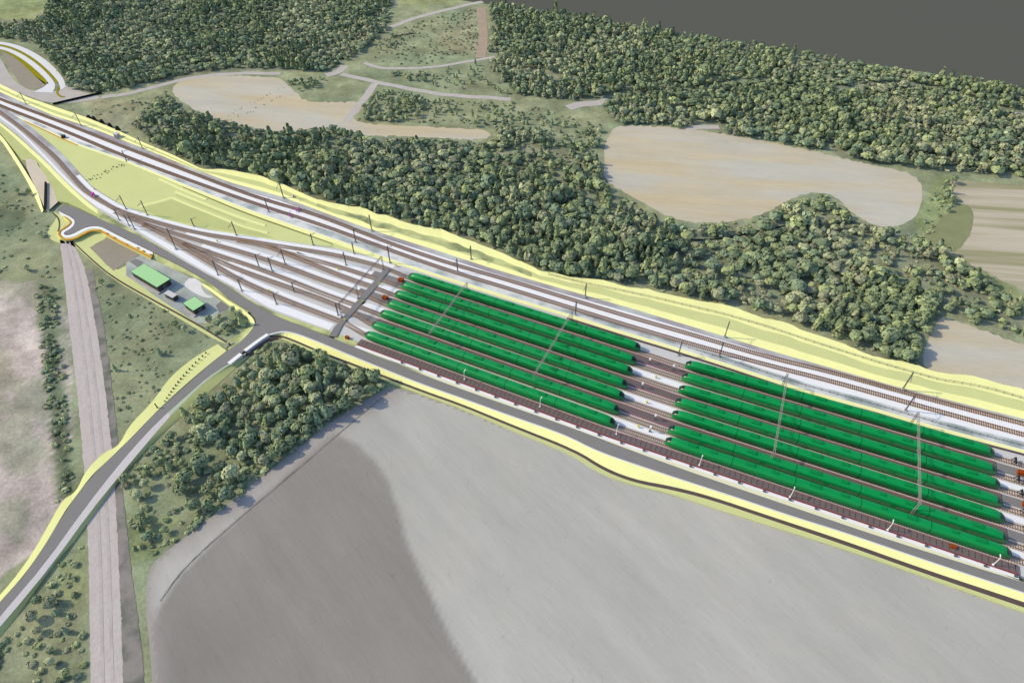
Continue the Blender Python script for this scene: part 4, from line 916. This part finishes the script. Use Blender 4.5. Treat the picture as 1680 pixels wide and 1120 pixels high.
# ------------------------------------------------------------------ compound buildings and objects
def house(corners, h, base_z, label, wall_h, name='flat_roof_building'):
    P = [W(x, y, base_z + h) for x, y in corners]; cen = sum(P, Vector()) / 4
    root = empty(name, (cen.x, cen.y, base_z)); tag(root, label, 'building')
    # regularise to a rectangle
    u = ((P[2] - P[1]) + (P[3] - P[0])); u.z = 0; L_ = u.length / 2; u.normalize(); v = Vector((-u.y, u.x, 0)); Wd = abs(((P[1] - P[0]) + (P[2] - P[3])).dot(v)) / 2
    an = math.atan2(u.y, u.x); root.rotation_euler = (0, 0, an)
    b = MB(); b.box((0, 0, h / 2 - .1), (L_ - .5, Wd - .5, h - .2)); b.build('wall', M['walld'], root)
    b = MB(); b.box((0, 0, .2), (L_ + .3, Wd + 1.6, .4)); b.build('plinth', M['concrete'], root)
    b = MB(); b.box((0, 0, h + .02), (L_, Wd, .22)); rf = b.build('roof', M['roofg'], root)
    b = MB()
    for s in (-1, 1): b.box((0, s * (Wd / 2 + .06), h - .02), (L_ + .24, .1, .4)); b.box((s * (L_ / 2 + .06), 0, h - .02), (.1, Wd, .4))
    b.build('fascia', M['rubber'], root)
    b = MB(); b.box((L_ / 2 - .24, 0, 1.3), (.06, 1.6, 2.2)); d = b.build('door', M['steel'], root)
    for x in np.linspace(-L_ / 2 + 1.5, L_ / 2 - 1.5, max(2, int(L_ / 3))):
        b = MB(); b.box((x, -Wd / 2 + .24, 1.9), (1.1, .05, .8)); b.build('window', M['glass'], root)
    return root
house([(214, 446), (236, 432), (279, 458), (258, 471.5)], 3.4, S3, 'larger long building with a pale green flat roof in the compound', 3)
house([(301, 498), (318, 486), (336, 498), (317, 510.5)], 3.0, S3, 'smaller square building with a pale green flat roof in the compound', 3)
ct = empty('container', W(283, 489, S3)); ct.rotation_euler = (0, 0, trk_dir - .1); tag(ct, 'light grey container standing between the two green roofed buildings', 'container')
b = MB(); b.box((0, 0, 1.2), (5.6, 2.3, 2.2)); 
for x in np.arange(-2.6, 2.7, .4): b.box((x, 0, 1.2), (.12, 2.42, 2.0))
b.build('body', M['steel'], ct); b = MB(); b.box((0, 0, 2.38), (5.8, 2.5, .16)); b.build('roof', M['mid_bal'], ct); b = MB(); b.box((2.84, .55, 1.2), (.08, 1.0, 2.0)); b.build('door', M['walld'], ct); b = MB(); b.box((2.84, -.55, 1.2), (.08, 1.0, 2.0)); b.build('door', M['walld'], ct)
vb = empty('equipment_box', W(268, 475, S3)); vb.rotation_euler = (0, 0, trk_dir - .1 + math.pi / 2); tag(vb, 'violet box at the lower right end of the larger green roofed building', 'box')
b = MB(); b.box((0, 0, .7), (2.4, 1.1, 1.4)); b.build('body', M['violet'], vb); b = MB(); b.box((0, 0, 1.45), (2.6, 1.3, .1)); b.build('lid', M['violet'], vb); b = MB(); b.box((0, 0, .06), (2.5, 1.2, .12)); b.build('base', M['concrete'], vb)
# orange barrels/blocks at the end of the guard rail
ob = None
for i, q in enumerate([(164, 379), (176, 384), (188, 391), (208, 402), (227, 408), (236, 413), (248, 419)]):
    if ob is None:
        b = MB(); b.box((0, 0, .3), (1.3, .6, .6)); b.box((0, 0, .7), (.9, .4, .25)); ob = b.build('barrier_block', M['orange']); t = ob
    else: t = ob.copy(); COL.objects.link(t)
    t.location = W(q[0], q[1], -.2); t.rotation_euler = (0, 0, trk_dir - .1)
    tag(t, 'orange block standing on the guard rail beside the access road', 'barrier', 'orange blocks on the guard rail')
# parapets of the small culvert bridge
def parapet(line, w, h, label, m='whitep'):
    l3 = edge3(line, -.02, 20, 1); p0 = l3[0].copy(); r = empty('parapet', p0); tag(r, label, 'parapet')
    A = [q - p0 for q in offset(l3, -w / 2)]; B = [q - p0 for q in offset(l3, w / 2)]
    for rr in (A, B):
        for q in rr: q.z = h
    rows_obj('wall', [A, B], M[m], skirt=SZ - .1, parent=r)
    A2 = [q + Vector((0, 0, .05)) for q in offset(A, -.1)]; B2 = [q + Vector((0, 0, .05)) for q in offset(B, .1)]
    rows_obj('coping', [A2, B2], M[m], skirt=h - .12, parent=r)
parapet([(440, 549.5), (426, 558.5), (402, 576.5)], 1.3, .5, 'white parapet on the junction side of the culvert')
parapet([(396, 581.5), (376, 597.5)], 1.5, .5, 'shorter white parapet farther down the side road')
strip('retaining_wall', [[(461, 551), (445, 553), (428, 563), (405, 581)], [(462, 554.5), (446, 557.5), (431, 567), (409, 585)]], [-.3, -.9], M['ditch'], 'dark brown stone wall below the junction parapet', 'wall', skirt=SZ - .1, kind='thing')
# culvert headwalls
for q, lb in (((378, 568), 'dark concrete culvert mouth left of the side road'), ((406, 582), 'dark concrete culvert mouth right of the side road')):
    r = empty('culvert_headwall', W(q[0], q[1], SZ)); r.rotation_euler = (0, 0, trk_dir - .35); tag(r, lb, 'culvert')
    b = MB(); b.box((0, 0, .55), (.5, 3.2, 1.1)); b.build('wall', M['concrete'], r); b = MB(); b.bar((-.9, 0, .5), (.35, 0, .5), 1.0, n=12); b.build('pipe', M['dark'], r)
# posts beside the side road
for q, lb in (((261, 672), 'dark post leaning on the upper side of the side road'), ((302, 679), 'dark post on the lower bank of the side road'), ((343, 686), 'dark post standing alone in the scrub right of the side road')):
    r = empty('marker_post', W(q[0], q[1], SZ + .05)); tag(r, lb, 'post', 'dark posts around the side road')
    b = MB(); b.bar((0, 0, 0), (-.6, .4, 3.2), .34, n=6, w2=.26); b.build('pole', M['black'], r); b = MB(); b.box((0, 0, .1), (.8, .8, .4)); b.build('footing', M['concrete'], r)
# dotted line of stakes on the upper bank
stk = None
for i in range(16):
    t_ = i / 15; q = (338 - t_ * 66 - 6 * math.sin(t_ * 3), 579 + t_ * 80)
    if stk is None:
        b = MB(); b.bar((0, 0, 0), (0, 0, .7), .35, n=6, w2=.28); b.box((0, 0, .05), (.5, .5, .14)); stk = b.build('stake', M['dark']); t = stk
    else: t = stk.copy(); COL.objects.link(t)
    t.location = W(q[0], q[1], -.35 - .5 * t_ * 0); tag(t, 'small dark stake in the dotted row on the upper bank of the side road', 'stake', 'row of stakes on the side road bank')
for i in range(26):                                         # survey stakes across the olive triangle
    t_ = i / 25; q = (143 + t_ * 66 + rnd.uniform(-2, 2), 299 - t_ * 33 + rnd.uniform(-4, 4)); t = stk.copy(); COL.objects.link(t); t.location = W(q[0], q[1], -.06); t.scale = (.8, .8, .8)
    tag(t, 'tiny dark survey stake in the loose row across the olive triangle', 'stake', 'survey stakes in the olive triangle')
for i in range(34):                                         # survey stakes across the far field
    t_ = i / 33; q = (372 + t_ * 92 + rnd.uniform(-5, 5), 190 - t_ * 44 + rnd.choice((0, 11)) + rnd.uniform(-2, 2)); t = stk.copy(); COL.objects.link(t); t.location = W(q[0], q[1], E1); t.scale = (.6, .6, .7)
    tag(t, 'tiny dark survey stake in the double row across the upper left field', 'stake', 'survey stakes in the upper left field')
for i in range(26):
    t_ = i / 25
    q = (650 + t_ * 48, 60 - t_ * 8 + rnd.uniform(-1, 1)) if i < 15 else (634 + (i - 15) * 2.6 + rnd.uniform(-3, 3), 66 + rnd.uniform(0, 16))
    t = stk.copy(); COL.objects.link(t); t.location = W(q[0], q[1], NZ); t.scale = (1.5, 1.5, 1.3)
    tag(t, 'tiny dark survey stake in the clearing at the top of the photo', 'stake', 'survey stakes in the far clearing')
# black barriers
def barrier(line, z, label, h=1.1):
    l3 = edge3(line, z, 16, 0); r = empty('fence', l3[0]); tag(r, label, 'fence'); p0 = l3[0].copy()
    b = MB()
    for q in l3[::3]: b.bar(q - p0, q - p0 + Vector((0, 0, h + .1)), .3)
    b.build('posts', M['black'], r)['kind'] = 'stuff'
    A = [q - p0 + Vector((0, 0, h)) for q in offset(l3, -.4)]; B = [q - p0 + Vector((0, 0, h)) for q in offset(l3, .4)]
    rows_obj('panel', [A, B], M['black'], skirt=.15, parent=r)
barrier([(88, 172), (167, 153.5)], NZ + .05, 'long black fence across the gravel apron at upper left')
barrier([(76, 301), (75, 345)], -.1, 'short black fence on the beige ramp at the far left')
# dark drums by the main line
dd = None
for q, ctx in [((147, 196), 'leftmost of the row of five'), ((155, 198), 'second of the row of five'), ((168, 203), 'third of the row of five'), ((181, 209), 'fourth of the row of five'), ((194, 214), 'rightmost of the row of five')]:
    if dd is None:
        dd = empty('storage_drum', (0, 0, 0)); b = MB(); b.box((0, 0, .3), (2.6, 2.0, .6)); b.build('base', M['rust'], dd)
        V_, F_ = [], []; n_ = 14
        for i in range(7):
            a_ = i / 6 * math.pi / 2; r_ = 1.25 * math.cos(a_) ** .7; z_ = .6 + 2.2 * math.sin(a_)
            V_ += [(r_ * math.cos(2 * math.pi * j / n_), r_ * math.sin(2 * math.pi * j / n_), z_) for j in range(n_)]
        for i in range(6): F_ += [(i * n_ + j, i * n_ + (j + 1) % n_, (i + 1) * n_ + (j + 1) % n_, (i + 1) * n_ + j) for j in range(n_)]
        mesh_obj('dome', V_, F_, M['dark'], dd, True); t = dd
    else: t = copy_tree(dd)
    t.location = W(q[0], q[1], NZ + .05 if q[0] < 190 else .6); t.rotation_euler = (0, 0, trk_dir); tag(t, f'dark domed drum behind the north embankment, {ctx}', 'drum', 'dark domed drums')
rk = empty('relay_hut', W(193, 225, .4)); tag(rk, 'pale grey relay hut on the yellow slope below the dark drums', 'hut'); rk.rotation_euler = (0, 0, trk_dir)
b = MB(); b.box((0, 0, 1.1), (2.4, 2.4, 2.2)); b.build('wall', M['concrete'], rk); b = MB(); b.box((0, 0, 2.28), (2.8, 2.8, .16)); b.build('roof', M['mid_bal'], rk); b = MB(); b.box((0, -1.22, 1.0), (.9, .06, 1.9)); b.build('door', M['steel'], rk)
eb = empty('equipment_box', W(105, 226, 0)); tag(eb, 'dark equipment box beside the orange kerb of the main line', 'box'); b = MB(); b.box((0, 0, .7), (1.7, 1.7, 1.4)); b.build('body', M['dark'], eb); b = MB(); b.box((0, 0, 1.45), (1.9, 1.9, .12)); b.build('lid', M['dark'], eb)
# long handrail fence along the top of the north slope at right
def wire_fence(line, z, label):
    l3 = edge3(line, z, 60, 1); p0 = l3[0].copy(); r = empty('fence', p0); tag(r, label, 'fence')
    for k, hh in ((0, .55), (1, 1.1)):
        b = MB()
        for a_, c_ in zip(l3[:-1], l3[1:]): b.bar(a_ - p0 + Vector((0, 0, hh)), c_ - p0 + Vector((0, 0, hh)), .09)
        b.build('rail', M['steel'], r)
    b = MB()
    for a_ in l3: b.bar(a_ - p0, a_ - p0 + Vector((0, 0, 1.15)), .1)
    b.build('posts', M['steel'], r)['kind'] = 'stuff'
xs = list(range(900, 1740, 40)); wire_fence([(x, by_x(N_IN, x) + (by_x(N_OUT, x) - by_x(N_IN, x)) * .72) for x in xs], .8, 'long thin grey fence along the top of the north embankment')
xs = list(range(950, 1740, 40)); wire_fence([(x, by_x(S_IN, x) - 5.5) for x in xs], .02, 'thin grey fence on the ballast above the green trains')
# overhead wires of the main line
# ------------------------------------------------------------------ trees
def crown_mesh(seed, r, h, n, conifer=False, leaf=.9):
    g = np.random.default_rng(seed)
    d = g.normal(size=(n, 3)); d /= np.linalg.norm(d, axis=1)[:, None]
    lob = g.normal(size=(7, 3)); lob /= np.linalg.norm(lob, axis=1)[:, None]; lob[:, 2] = np.abs(lob[:, 2]) * .8
    if conifer:
        t = g.random(n) ** .75; an = g.random(n) * 2 * np.pi; rr = r * (1 - t) ** .85 * (.75 + .3 * g.random(n)) * (1 + .18 * np.sin(an * 5 + seed))
        P = np.stack([rr * np.cos(an), rr * np.sin(an), h * (.12 + .88 * t)], 1); d = np.stack([np.cos(an) * .8, np.sin(an) * .8, np.full(n, .55)], 1)
    else:
        bump = np.max(d @ lob.T, axis=1); k = .62 + .38 * np.clip((bump - .55) / .45, 0, 1) ** .7
        k *= 1 - .35 * g.random(n) ** 3
        d[:, 2] = np.where(d[:, 2] < -.35, -d[:, 2] * .6, d[:, 2])
        P = d * k[:, None] * np.array([r, r, h * .42]) + np.array([0, 0, h * .58])
    nn = d + g.normal(size=(n, 3)) * .22; nn /= np.linalg.norm(nn, axis=1)[:, None]
    up = np.where(np.abs(nn[:, 2:3]) > .9, [[1., 0, 0]], [[0, 0, 1.]]); u = np.cross(nn, up); u /= np.linalg.norm(u, axis=1)[:, None]; v = np.cross(nn, u)
    s = leaf * (.6 + .7 * g.random((n, 1)))
    q = np.stack([P - u * s - v * s * .7, P + u * s * .9 - v * s * .8, P + u * s + v * s * .75, P - u * s * .8 + v * s], 1)
    return q.reshape(-1, 3)
PAL = np.array([C(110, 122, 88)[:3], C(98, 112, 84)[:3], C(126, 136, 94)[:3], C(104, 120, 94)[:3], C(120, 124, 98)[:3], C(138, 144, 108)[:3]]) * 1.86
PAL = PAL * .88 + PAL.mean(1, keepdims=True) * .12
protos = []                                                # (quads, height)
for s in range(6): protos.append(crown_mesh(100 + s, 1.0, 2.6, 150, False, .21))
for s in range(3): protos.append(crown_mesh(200 + s, .72, 3.4, 150, True, .19))
low = []
for s in range(4): low.append(crown_mesh(300 + s, 1.0, 2.5, 74, False, .30))
for s in range(2): low.append(crown_mesh(400 + s, .78, 3.2, 74, True, .26))
sp_ = 3.5
tx = np.arange(-500, 545, sp_); ty = np.arange(60, 625, sp_)
A, B = np.meshgrid(tx, ty); A = A + rng.uniform(-.48, .48, A.shape) * sp_; B = B + rng.uniform(-.48, .48, B.shape) * sp_
A, B = A.ravel(), B.ravel()
ax_ = np.interp(A, mlx, mly); z0 = np.where(B > ax_, NZ, SZ)
bpx, bpy_ = PX(A, B, z0)
rad = rng.uniform(1.45, 2.7, A.shape) * np.where(rng.random(A.shape) < .10, 1.35, 1) * np.interp(B, [150, 300, 420], [1.2, 1.12, .95])
near_edge = B < ex0.y + esl * (A - ex0.x) - 2
cpx, cpy = PX(A, B, z0 + rad * 1.4)
inframe = (bpx > -70) & (bpx < 1750) & (bpy_ > -60) & (bpy_ < 1180) & near_edge
prob = np.zeros(A.shape); szm = np.ones(A.shape)
def wood(poly, p, size=1.0, top=True):
    m = inpoly(bpx, bpy_, poly)
    if top: m &= inpoly(cpx, cpy, poly)
    prob[m] = p; szm[m] = size
wood(WOODS_N[0], .97); wood(WOODS_N[1], .97); wood(WOODS_N[2], .95)
wood([(800, 240), (985, 205), (985, 270), (930, 300), (880, 285), (820, 262)], .45, .8)          # thinner scrub left of the kidney field
wood([(1240, 375), (1330, 330), (1385, 345), (1440, 380), (1500, 380), (1560, 430), (1680, 505), (1760, 550), (1760, 590), (1640, 540), (1560, 500), (1440, 440), (1330, 366)], .5, .8)
wood([(1160, 440), (1300, 470), (1330, 520), (1180, 480)], .35, .75)
wood([(600, 140), (700, 158), (690, 195), (640, 202), (590, 200)], .62, .7)                      # copse in the meadow
wood([(700, 162), (985, 205), (940, 230), (830, 212), (700, 203)], .22, .6, False)
wood([(630, 100), (705, 105), (700, 135), (640, 128)], .75, .8)
wood([(700, 112), (800, 100), (840, 155), (710, 145)], .3, .6, False)
wood([(620, 60), (655, 55), (650, 80), (615, 85)], .6, .6, False)
wood([(720, 20), (785, 15), (785, 90), (720, 95)], .10, .4, False)
wood([(460, 128), (540, 124), (520, 145), (490, 150)], .9, .7)
wood([(1545, 288), (1562, 288), (1562, 350), (1545, 350)], .8, .75, False)
wood([(1500, 395), (1530, 410), (1600, 455), (1680, 500), (1680, 515), (1590, 470), (1500, 415)], .9, 1.0, False)
# south woods
F4 = [(455, 556), (520, 585), (640, 632), (610, 648), (545, 686), (480, 738), (440, 775), (415, 760), (385, 745), (330, 735), (300, 700), (310, 668), (360, 640), (410, 600)]
wood(F4, .8, .72, False)
wood([(470, 560), (640, 628), (560, 680), (500, 722), (440, 765), (420, 690), (440, 610)], 1.0, .9, False)
wood([(330, 535), (380, 507), (396, 514), (405, 527), (402, 534), (369, 555)], .95, .6, False)
wood([(230, 660), (300, 700), (385, 745), (430, 780), (380, 828), (300, 885), (230, 890), (205, 800)], .30, .6, False)
wood([(260, 760), (400, 765), (380, 825), (320, 850)], .8, .8, False)
wood([(330, 640), (450, 690), (440, 775), (330, 735), (300, 700)], .85, .8, False)
wood([(160, 460), (350, 560), (260, 650), (200, 690), (185, 600)], .03, .5, False)
wood([(-60, 250), (40, 300), (95, 400), (100, 460), (-60, 455)], .03, .6, False)
wood([(20, 930), (100, 930), (140, 905), (142, 1180), (-60, 1180), (-60, 1060)], .07, .6, False)
wood([(60, 980), (110, 980), (120, 1120), (60, 1120)], .4, .6, False)
wood([(66, 470), (82, 470), (98, 620), (116, 810), (102, 815), (84, 640)], .5, .42, False)
def cleared(bpx, bpy_):
    cl = np.zeros(bpx.shape, bool)
    for l, w in PATH_LINES: cl |= distline(bpx, bpy_, l) < 5 + w * .6
    for l in RIDES: cl |= distline(bpx, bpy_, l) < 3.5
    cl |= inpoly(bpx, bpy_, road_poly) | inpoly(bpx, bpy_, SL + SRo[::-1]) | inpoly(bpx, bpy_, FS)
    for l in (SL, SRo): cl |= distline(bpx, bpy_, l) < 5
    cl |= distline(bpx, bpy_, DO) < 6
    cl |= inpoly(bpx, bpy_, [(94, 380), (140, 430), (165, 500), (192, 700), (208, 860), (236, 1050), (250, 1250), (142, 1250), (138, 800), (110, 520)])
    return cl
cl = cleared(bpx, bpy_)
gapn = fbm(A, B, 26, 401)
prob = np.where(gapn < .33, prob * .5, prob)
stand = fbm(A, B, 30, 431)
sel = (rng.random(A.shape) < prob) & inframe & ~cl
A, B, z0, rad, szm, bpx, bpy_, stand = A[sel], B[sel], z0[sel], rad[sel], szm[sel], bpx[sel], bpy_[sel], stand[sel]
rad = rad * szm
dist = np.sqrt(A ** 2 + B ** 2 + H ** 2); size_px = rad / dist * ((bpx > -5) & (bpx < 1685) & (bpy_ > 0) & (bpy_ < 1125))
order_ = np.argsort(-size_px); solo = np.zeros(len(A), bool)
south = z0 < NZ - .1
big = [i for i in order_ if south[i] and size_px[i] > 0][:300]
meadow = inpoly(bpx, bpy_, [(563, 126), (700, 150), (838, 166), (985, 205), (945, 232), (830, 214), (800, 206), (640, 200), (585, 198), (618, 142)]) | inpoly(bpx, bpy_, [(1540, 284), (1568, 284), (1568, 352), (1540, 352)])
big = (big + [i for i in order_ if meadow[i] and size_px[i] > 0])[:300]
solo[big] = True
tone = np.clip(fbm(A, B, 40, 501) * 1.4 - .2 + rng.normal(0, .22, len(A)), 0, .999)
pal_i = (tone * len(PAL)).astype(int)
print('trees', len(A), 'solo', solo.sum())
# mass of forest: one object
VV, TT = [], []
con = rng.random(len(A)) < .32
for i in np.where(~solo)[0]:
    far = dist[i] > 330
    lib = low if far else protos; nd = 4 if far else 6
    m = lib[nd + rng.integers(len(lib) - nd)] if con[i] else lib[rng.integers(nd)]
    an = rng.random() * 6.283; c_, s_ = math.cos(an), math.sin(an); r_ = rad[i]; hz = r_ * rng.uniform(.7, 1.0) * np.interp(stand[i], [.3, .45, .6, .7], [.55, .75, .95, 1.15])
    v = np.stack([(m[:, 0] * c_ - m[:, 1] * s_) * r_ + A[i], (m[:, 0] * s_ + m[:, 1] * c_) * r_ + B[i], m[:, 2] * hz + z0[i]], 1)
    VV.append(v)
    tc = PAL[pal_i[i]] * rng.uniform(.88, 1.1) * (.85 if con[i] else 1.0)
    tq = np.repeat(tc[None] * (1 + rng.normal(0, .05, (len(m) // 4, 1))), 4, axis=0); TT.append(tq)
VV = np.concatenate(VV); TT = np.clip(np.concatenate(TT), .01, .6)
fme = np_mesh('forest', VV, np.arange(len(VV)).reshape(-1, 4), TT, M['foliage'])
fo = bpy.data.objects.new('forest', fme); COL.objects.link(fo)
tag(fo, 'dense mixed forest of small crowns covering the land beyond the railway', 'forest', kind='stuff')
# low scrub and rough growth of the open ground: one mass nobody could count
us = 2.1
GA, GB = np.meshgrid(np.arange(-420, 460, us), np.arange(45, 590, us)); GA = (GA + rng.uniform(-.5, .5, GA.shape) * us).ravel(); GB = (GB + rng.uniform(-.5, .5, GB.shape) * us).ravel()
uz = np.where(GB > np.interp(GA, mlx, mly), NZ, SZ); ux, uy = PX(GA, GB, uz); up = np.zeros(GA.shape); us_ = np.ones(GA.shape)
def scrub(poly, p, size=1.0): m = inpoly(ux, uy, poly); up[m] = p; us_[m] = size
scrub([(150, 440), (190, 460), (372, 565), (330, 600), (262, 660), (205, 730), (185, 640)], .34, .6)
scrub([(320, 640), (372, 605), (450, 556), (520, 585), (640, 632), (545, 688), (480, 740), (380, 828), (300, 890), (250, 912), (212, 900), (205, 790), (250, 705)], .72, 1.15)
scrub([(212, 800), (300, 760), (330, 850), (260, 905), (215, 900)], .35, .9)
scrub([(-60, 240), (40, 300), (95, 400), (100, 460), (-60, 455)], .14, .8)
scrub([(-60, 1060), (110, 905), (140, 895), (144, 1190), (-60, 1190)], .38, .95)
scrub([(60, 470), (92, 470), (104, 600), (119, 760), (119, 825), (92, 825), (72, 640)], .95, 1.05)
scrub([(330, 535), (380, 507), (396, 514), (405, 527), (402, 534), (369, 555)], .8, .9)
scrub([(563, 126), (700, 150), (838, 166), (985, 205), (980, 275), (900, 290), (830, 214), (800, 206), (640, 200), (585, 198), (618, 142)], .42, 1.0)
scrub([(645, 50), (788, 8), (786, 90), (690, 108), (605, 106)], .28, .8)
scrub([(1505, 372), (1535, 300), (1560, 300), (1545, 350), (1520, 395), (1600, 440), (1680, 490), (1680, 560), (1560, 512), (1440, 430)], .4, 1.0)
scrub([(215, 205), (250, 165), (235, 160), (160, 175), (140, 185)], .12, .8)
scrub([(995, 310), (1110, 372), (1240, 362), (1310, 328), (1290, 350), (1180, 395), (1060, 392)], .5, 1.1)
for wp in WOODS_N: 
    m = inpoly(ux, uy, wp) & (up == 0); up[m] = .34; us_[m] = 1.1
ug = fbm(GA, GB, 13, 611)
us2 = (rng.random(GA.shape) < up * np.clip((ug - .25) * 3.2, 0, 1)) & ~cleared(ux, uy) & (ux > -40) & (uy < 1190) & (GB < ex0.y + esl * (GA - ex0.x) - 5)
SMALL = [crown_mesh(800 + i, 1.0, 1.5, 40, False, .32) for i in range(5)]
UV_, UT = [], []
for i in np.where(us2)[0]:
    m = SMALL[rng.integers(5)]; an = rng.random() * 6.283; c_, s_ = math.cos(an), math.sin(an); r_ = us_[i] * rng.uniform(.6, 1.5)
    UV_.append(np.stack([(m[:, 0] * c_ - m[:, 1] * s_) * r_ + GA[i], (m[:, 0] * s_ + m[:, 1] * c_) * r_ + GB[i], m[:, 2] * r_ * rng.uniform(.35, .65) + uz[i] - .1], 1))
    tc = PAL[int(rng.integers(len(PAL)))] * rng.uniform(.8, 1.2); UT.append(np.repeat(tc[None], len(m), axis=0))
UV_ = np.concatenate(UV_); UT = np.clip(np.concatenate(UT), .01, .6)
ume = np_mesh('undergrowth', UV_, np.arange(len(UV_)).reshape(-1, 4), UT, M['foliage'])
uo = bpy.data.objects.new('undergrowth', ume); COL.objects.link(uo); tag(uo, 'low scrub and rough growth on the open ground and meadows', 'undergrowth', kind='stuff')
# single trees of the nearer woods
tp = []
for s in range(10):
    cf = s >= 8
    m = crown_mesh(600 + s, .75 if cf else 1.0, 3.2 if cf else 2.6, 230, cf, .17)
    tc = PAL[s % len(PAL)] * (.9 + .03 * s)
    g = np.random.default_rng(700 + s); tq = np.repeat(tc[None] * (1 + g.normal(0, .06, (len(m) // 4, 1))), 4, axis=0)
    cm = np_mesh('crown', m, np.arange(len(m)).reshape(-1, 4), np.clip(tq, .01, .6), M['foliage'])
    b = MB(); b.bar((0, 0, -.05), (.03, .02, 1.5), .13, n=6, w2=.06); b.bar((0, 0, .7), (.38, .1, 1.4), .06, n=5, w2=.03); b.bar((0, 0, .8), (-.3, .25, 1.5), .06, n=5, w2=.03); b.bar((0, 0, .9), (-.05, -.36, 1.5), .05, n=5, w2=.03)
    tm = bpy.data.meshes.new('trunk'); tm.from_pydata(b.v, [], b.f); tm.update(); tm.materials.append(M['bark'])
    tp.append((cm, tm))
def where_label(x, y):
    if x > 1500: return 'tree in the short row left of the striped tan field', 'row of trees left of the striped field'
    if y < 240 and x > 540: return 'tree or bush scattered on the open meadow below the pale gravel road', 'scattered trees on the open meadow'
    if 328 < x < 408 and 505 < y < 557: return 'tree in the small dark grove inside the road junction corner', 'trees of the grove by the junction'
    if x > 430: return 'tree in the wood between the side road junction and the grey field', 'trees of the wood beside the grey field'
    if x > 205 and y > 640: return 'small tree in the scrub between the side road and the grey field', 'trees in the scrub right of the side road'
    if 60 < x < 120 and 465 < y < 820: return 'low bush in the dark hedge line across the pale ground at left', 'bushes of the hedge line at left'
    if y > 890: return 'bush in the green corner below the side road at lower left', 'bushes in the lower left corner'
    if x > 140: return 'bush in the rough grass below the compound', 'bushes in the grass below the compound'
    return 'bush in the rough meadow at the far left', 'bushes in the far left meadow'
for i in np.where(solo)[0]:
    k = int(rng.integers(10)); bush = rad[i] < 2.0
    r = empty('bush' if bush else 'tree', (A[i], B[i], z0[i]), rng.random() * 6.283); s_ = rad[i]; r.scale = (s_, s_, s_ * rng.uniform(.65, .95))
    lb, gp = where_label(bpx[i], bpy_[i]); tag(r, lb, 'bush' if bush else 'tree', gp)
    c = bpy.data.objects.new('crown', tp[k][0]); COL.objects.link(c); c.parent = r
    c = bpy.data.objects.new('trunk', tp[k][1]); COL.objects.link(c); c.parent = r
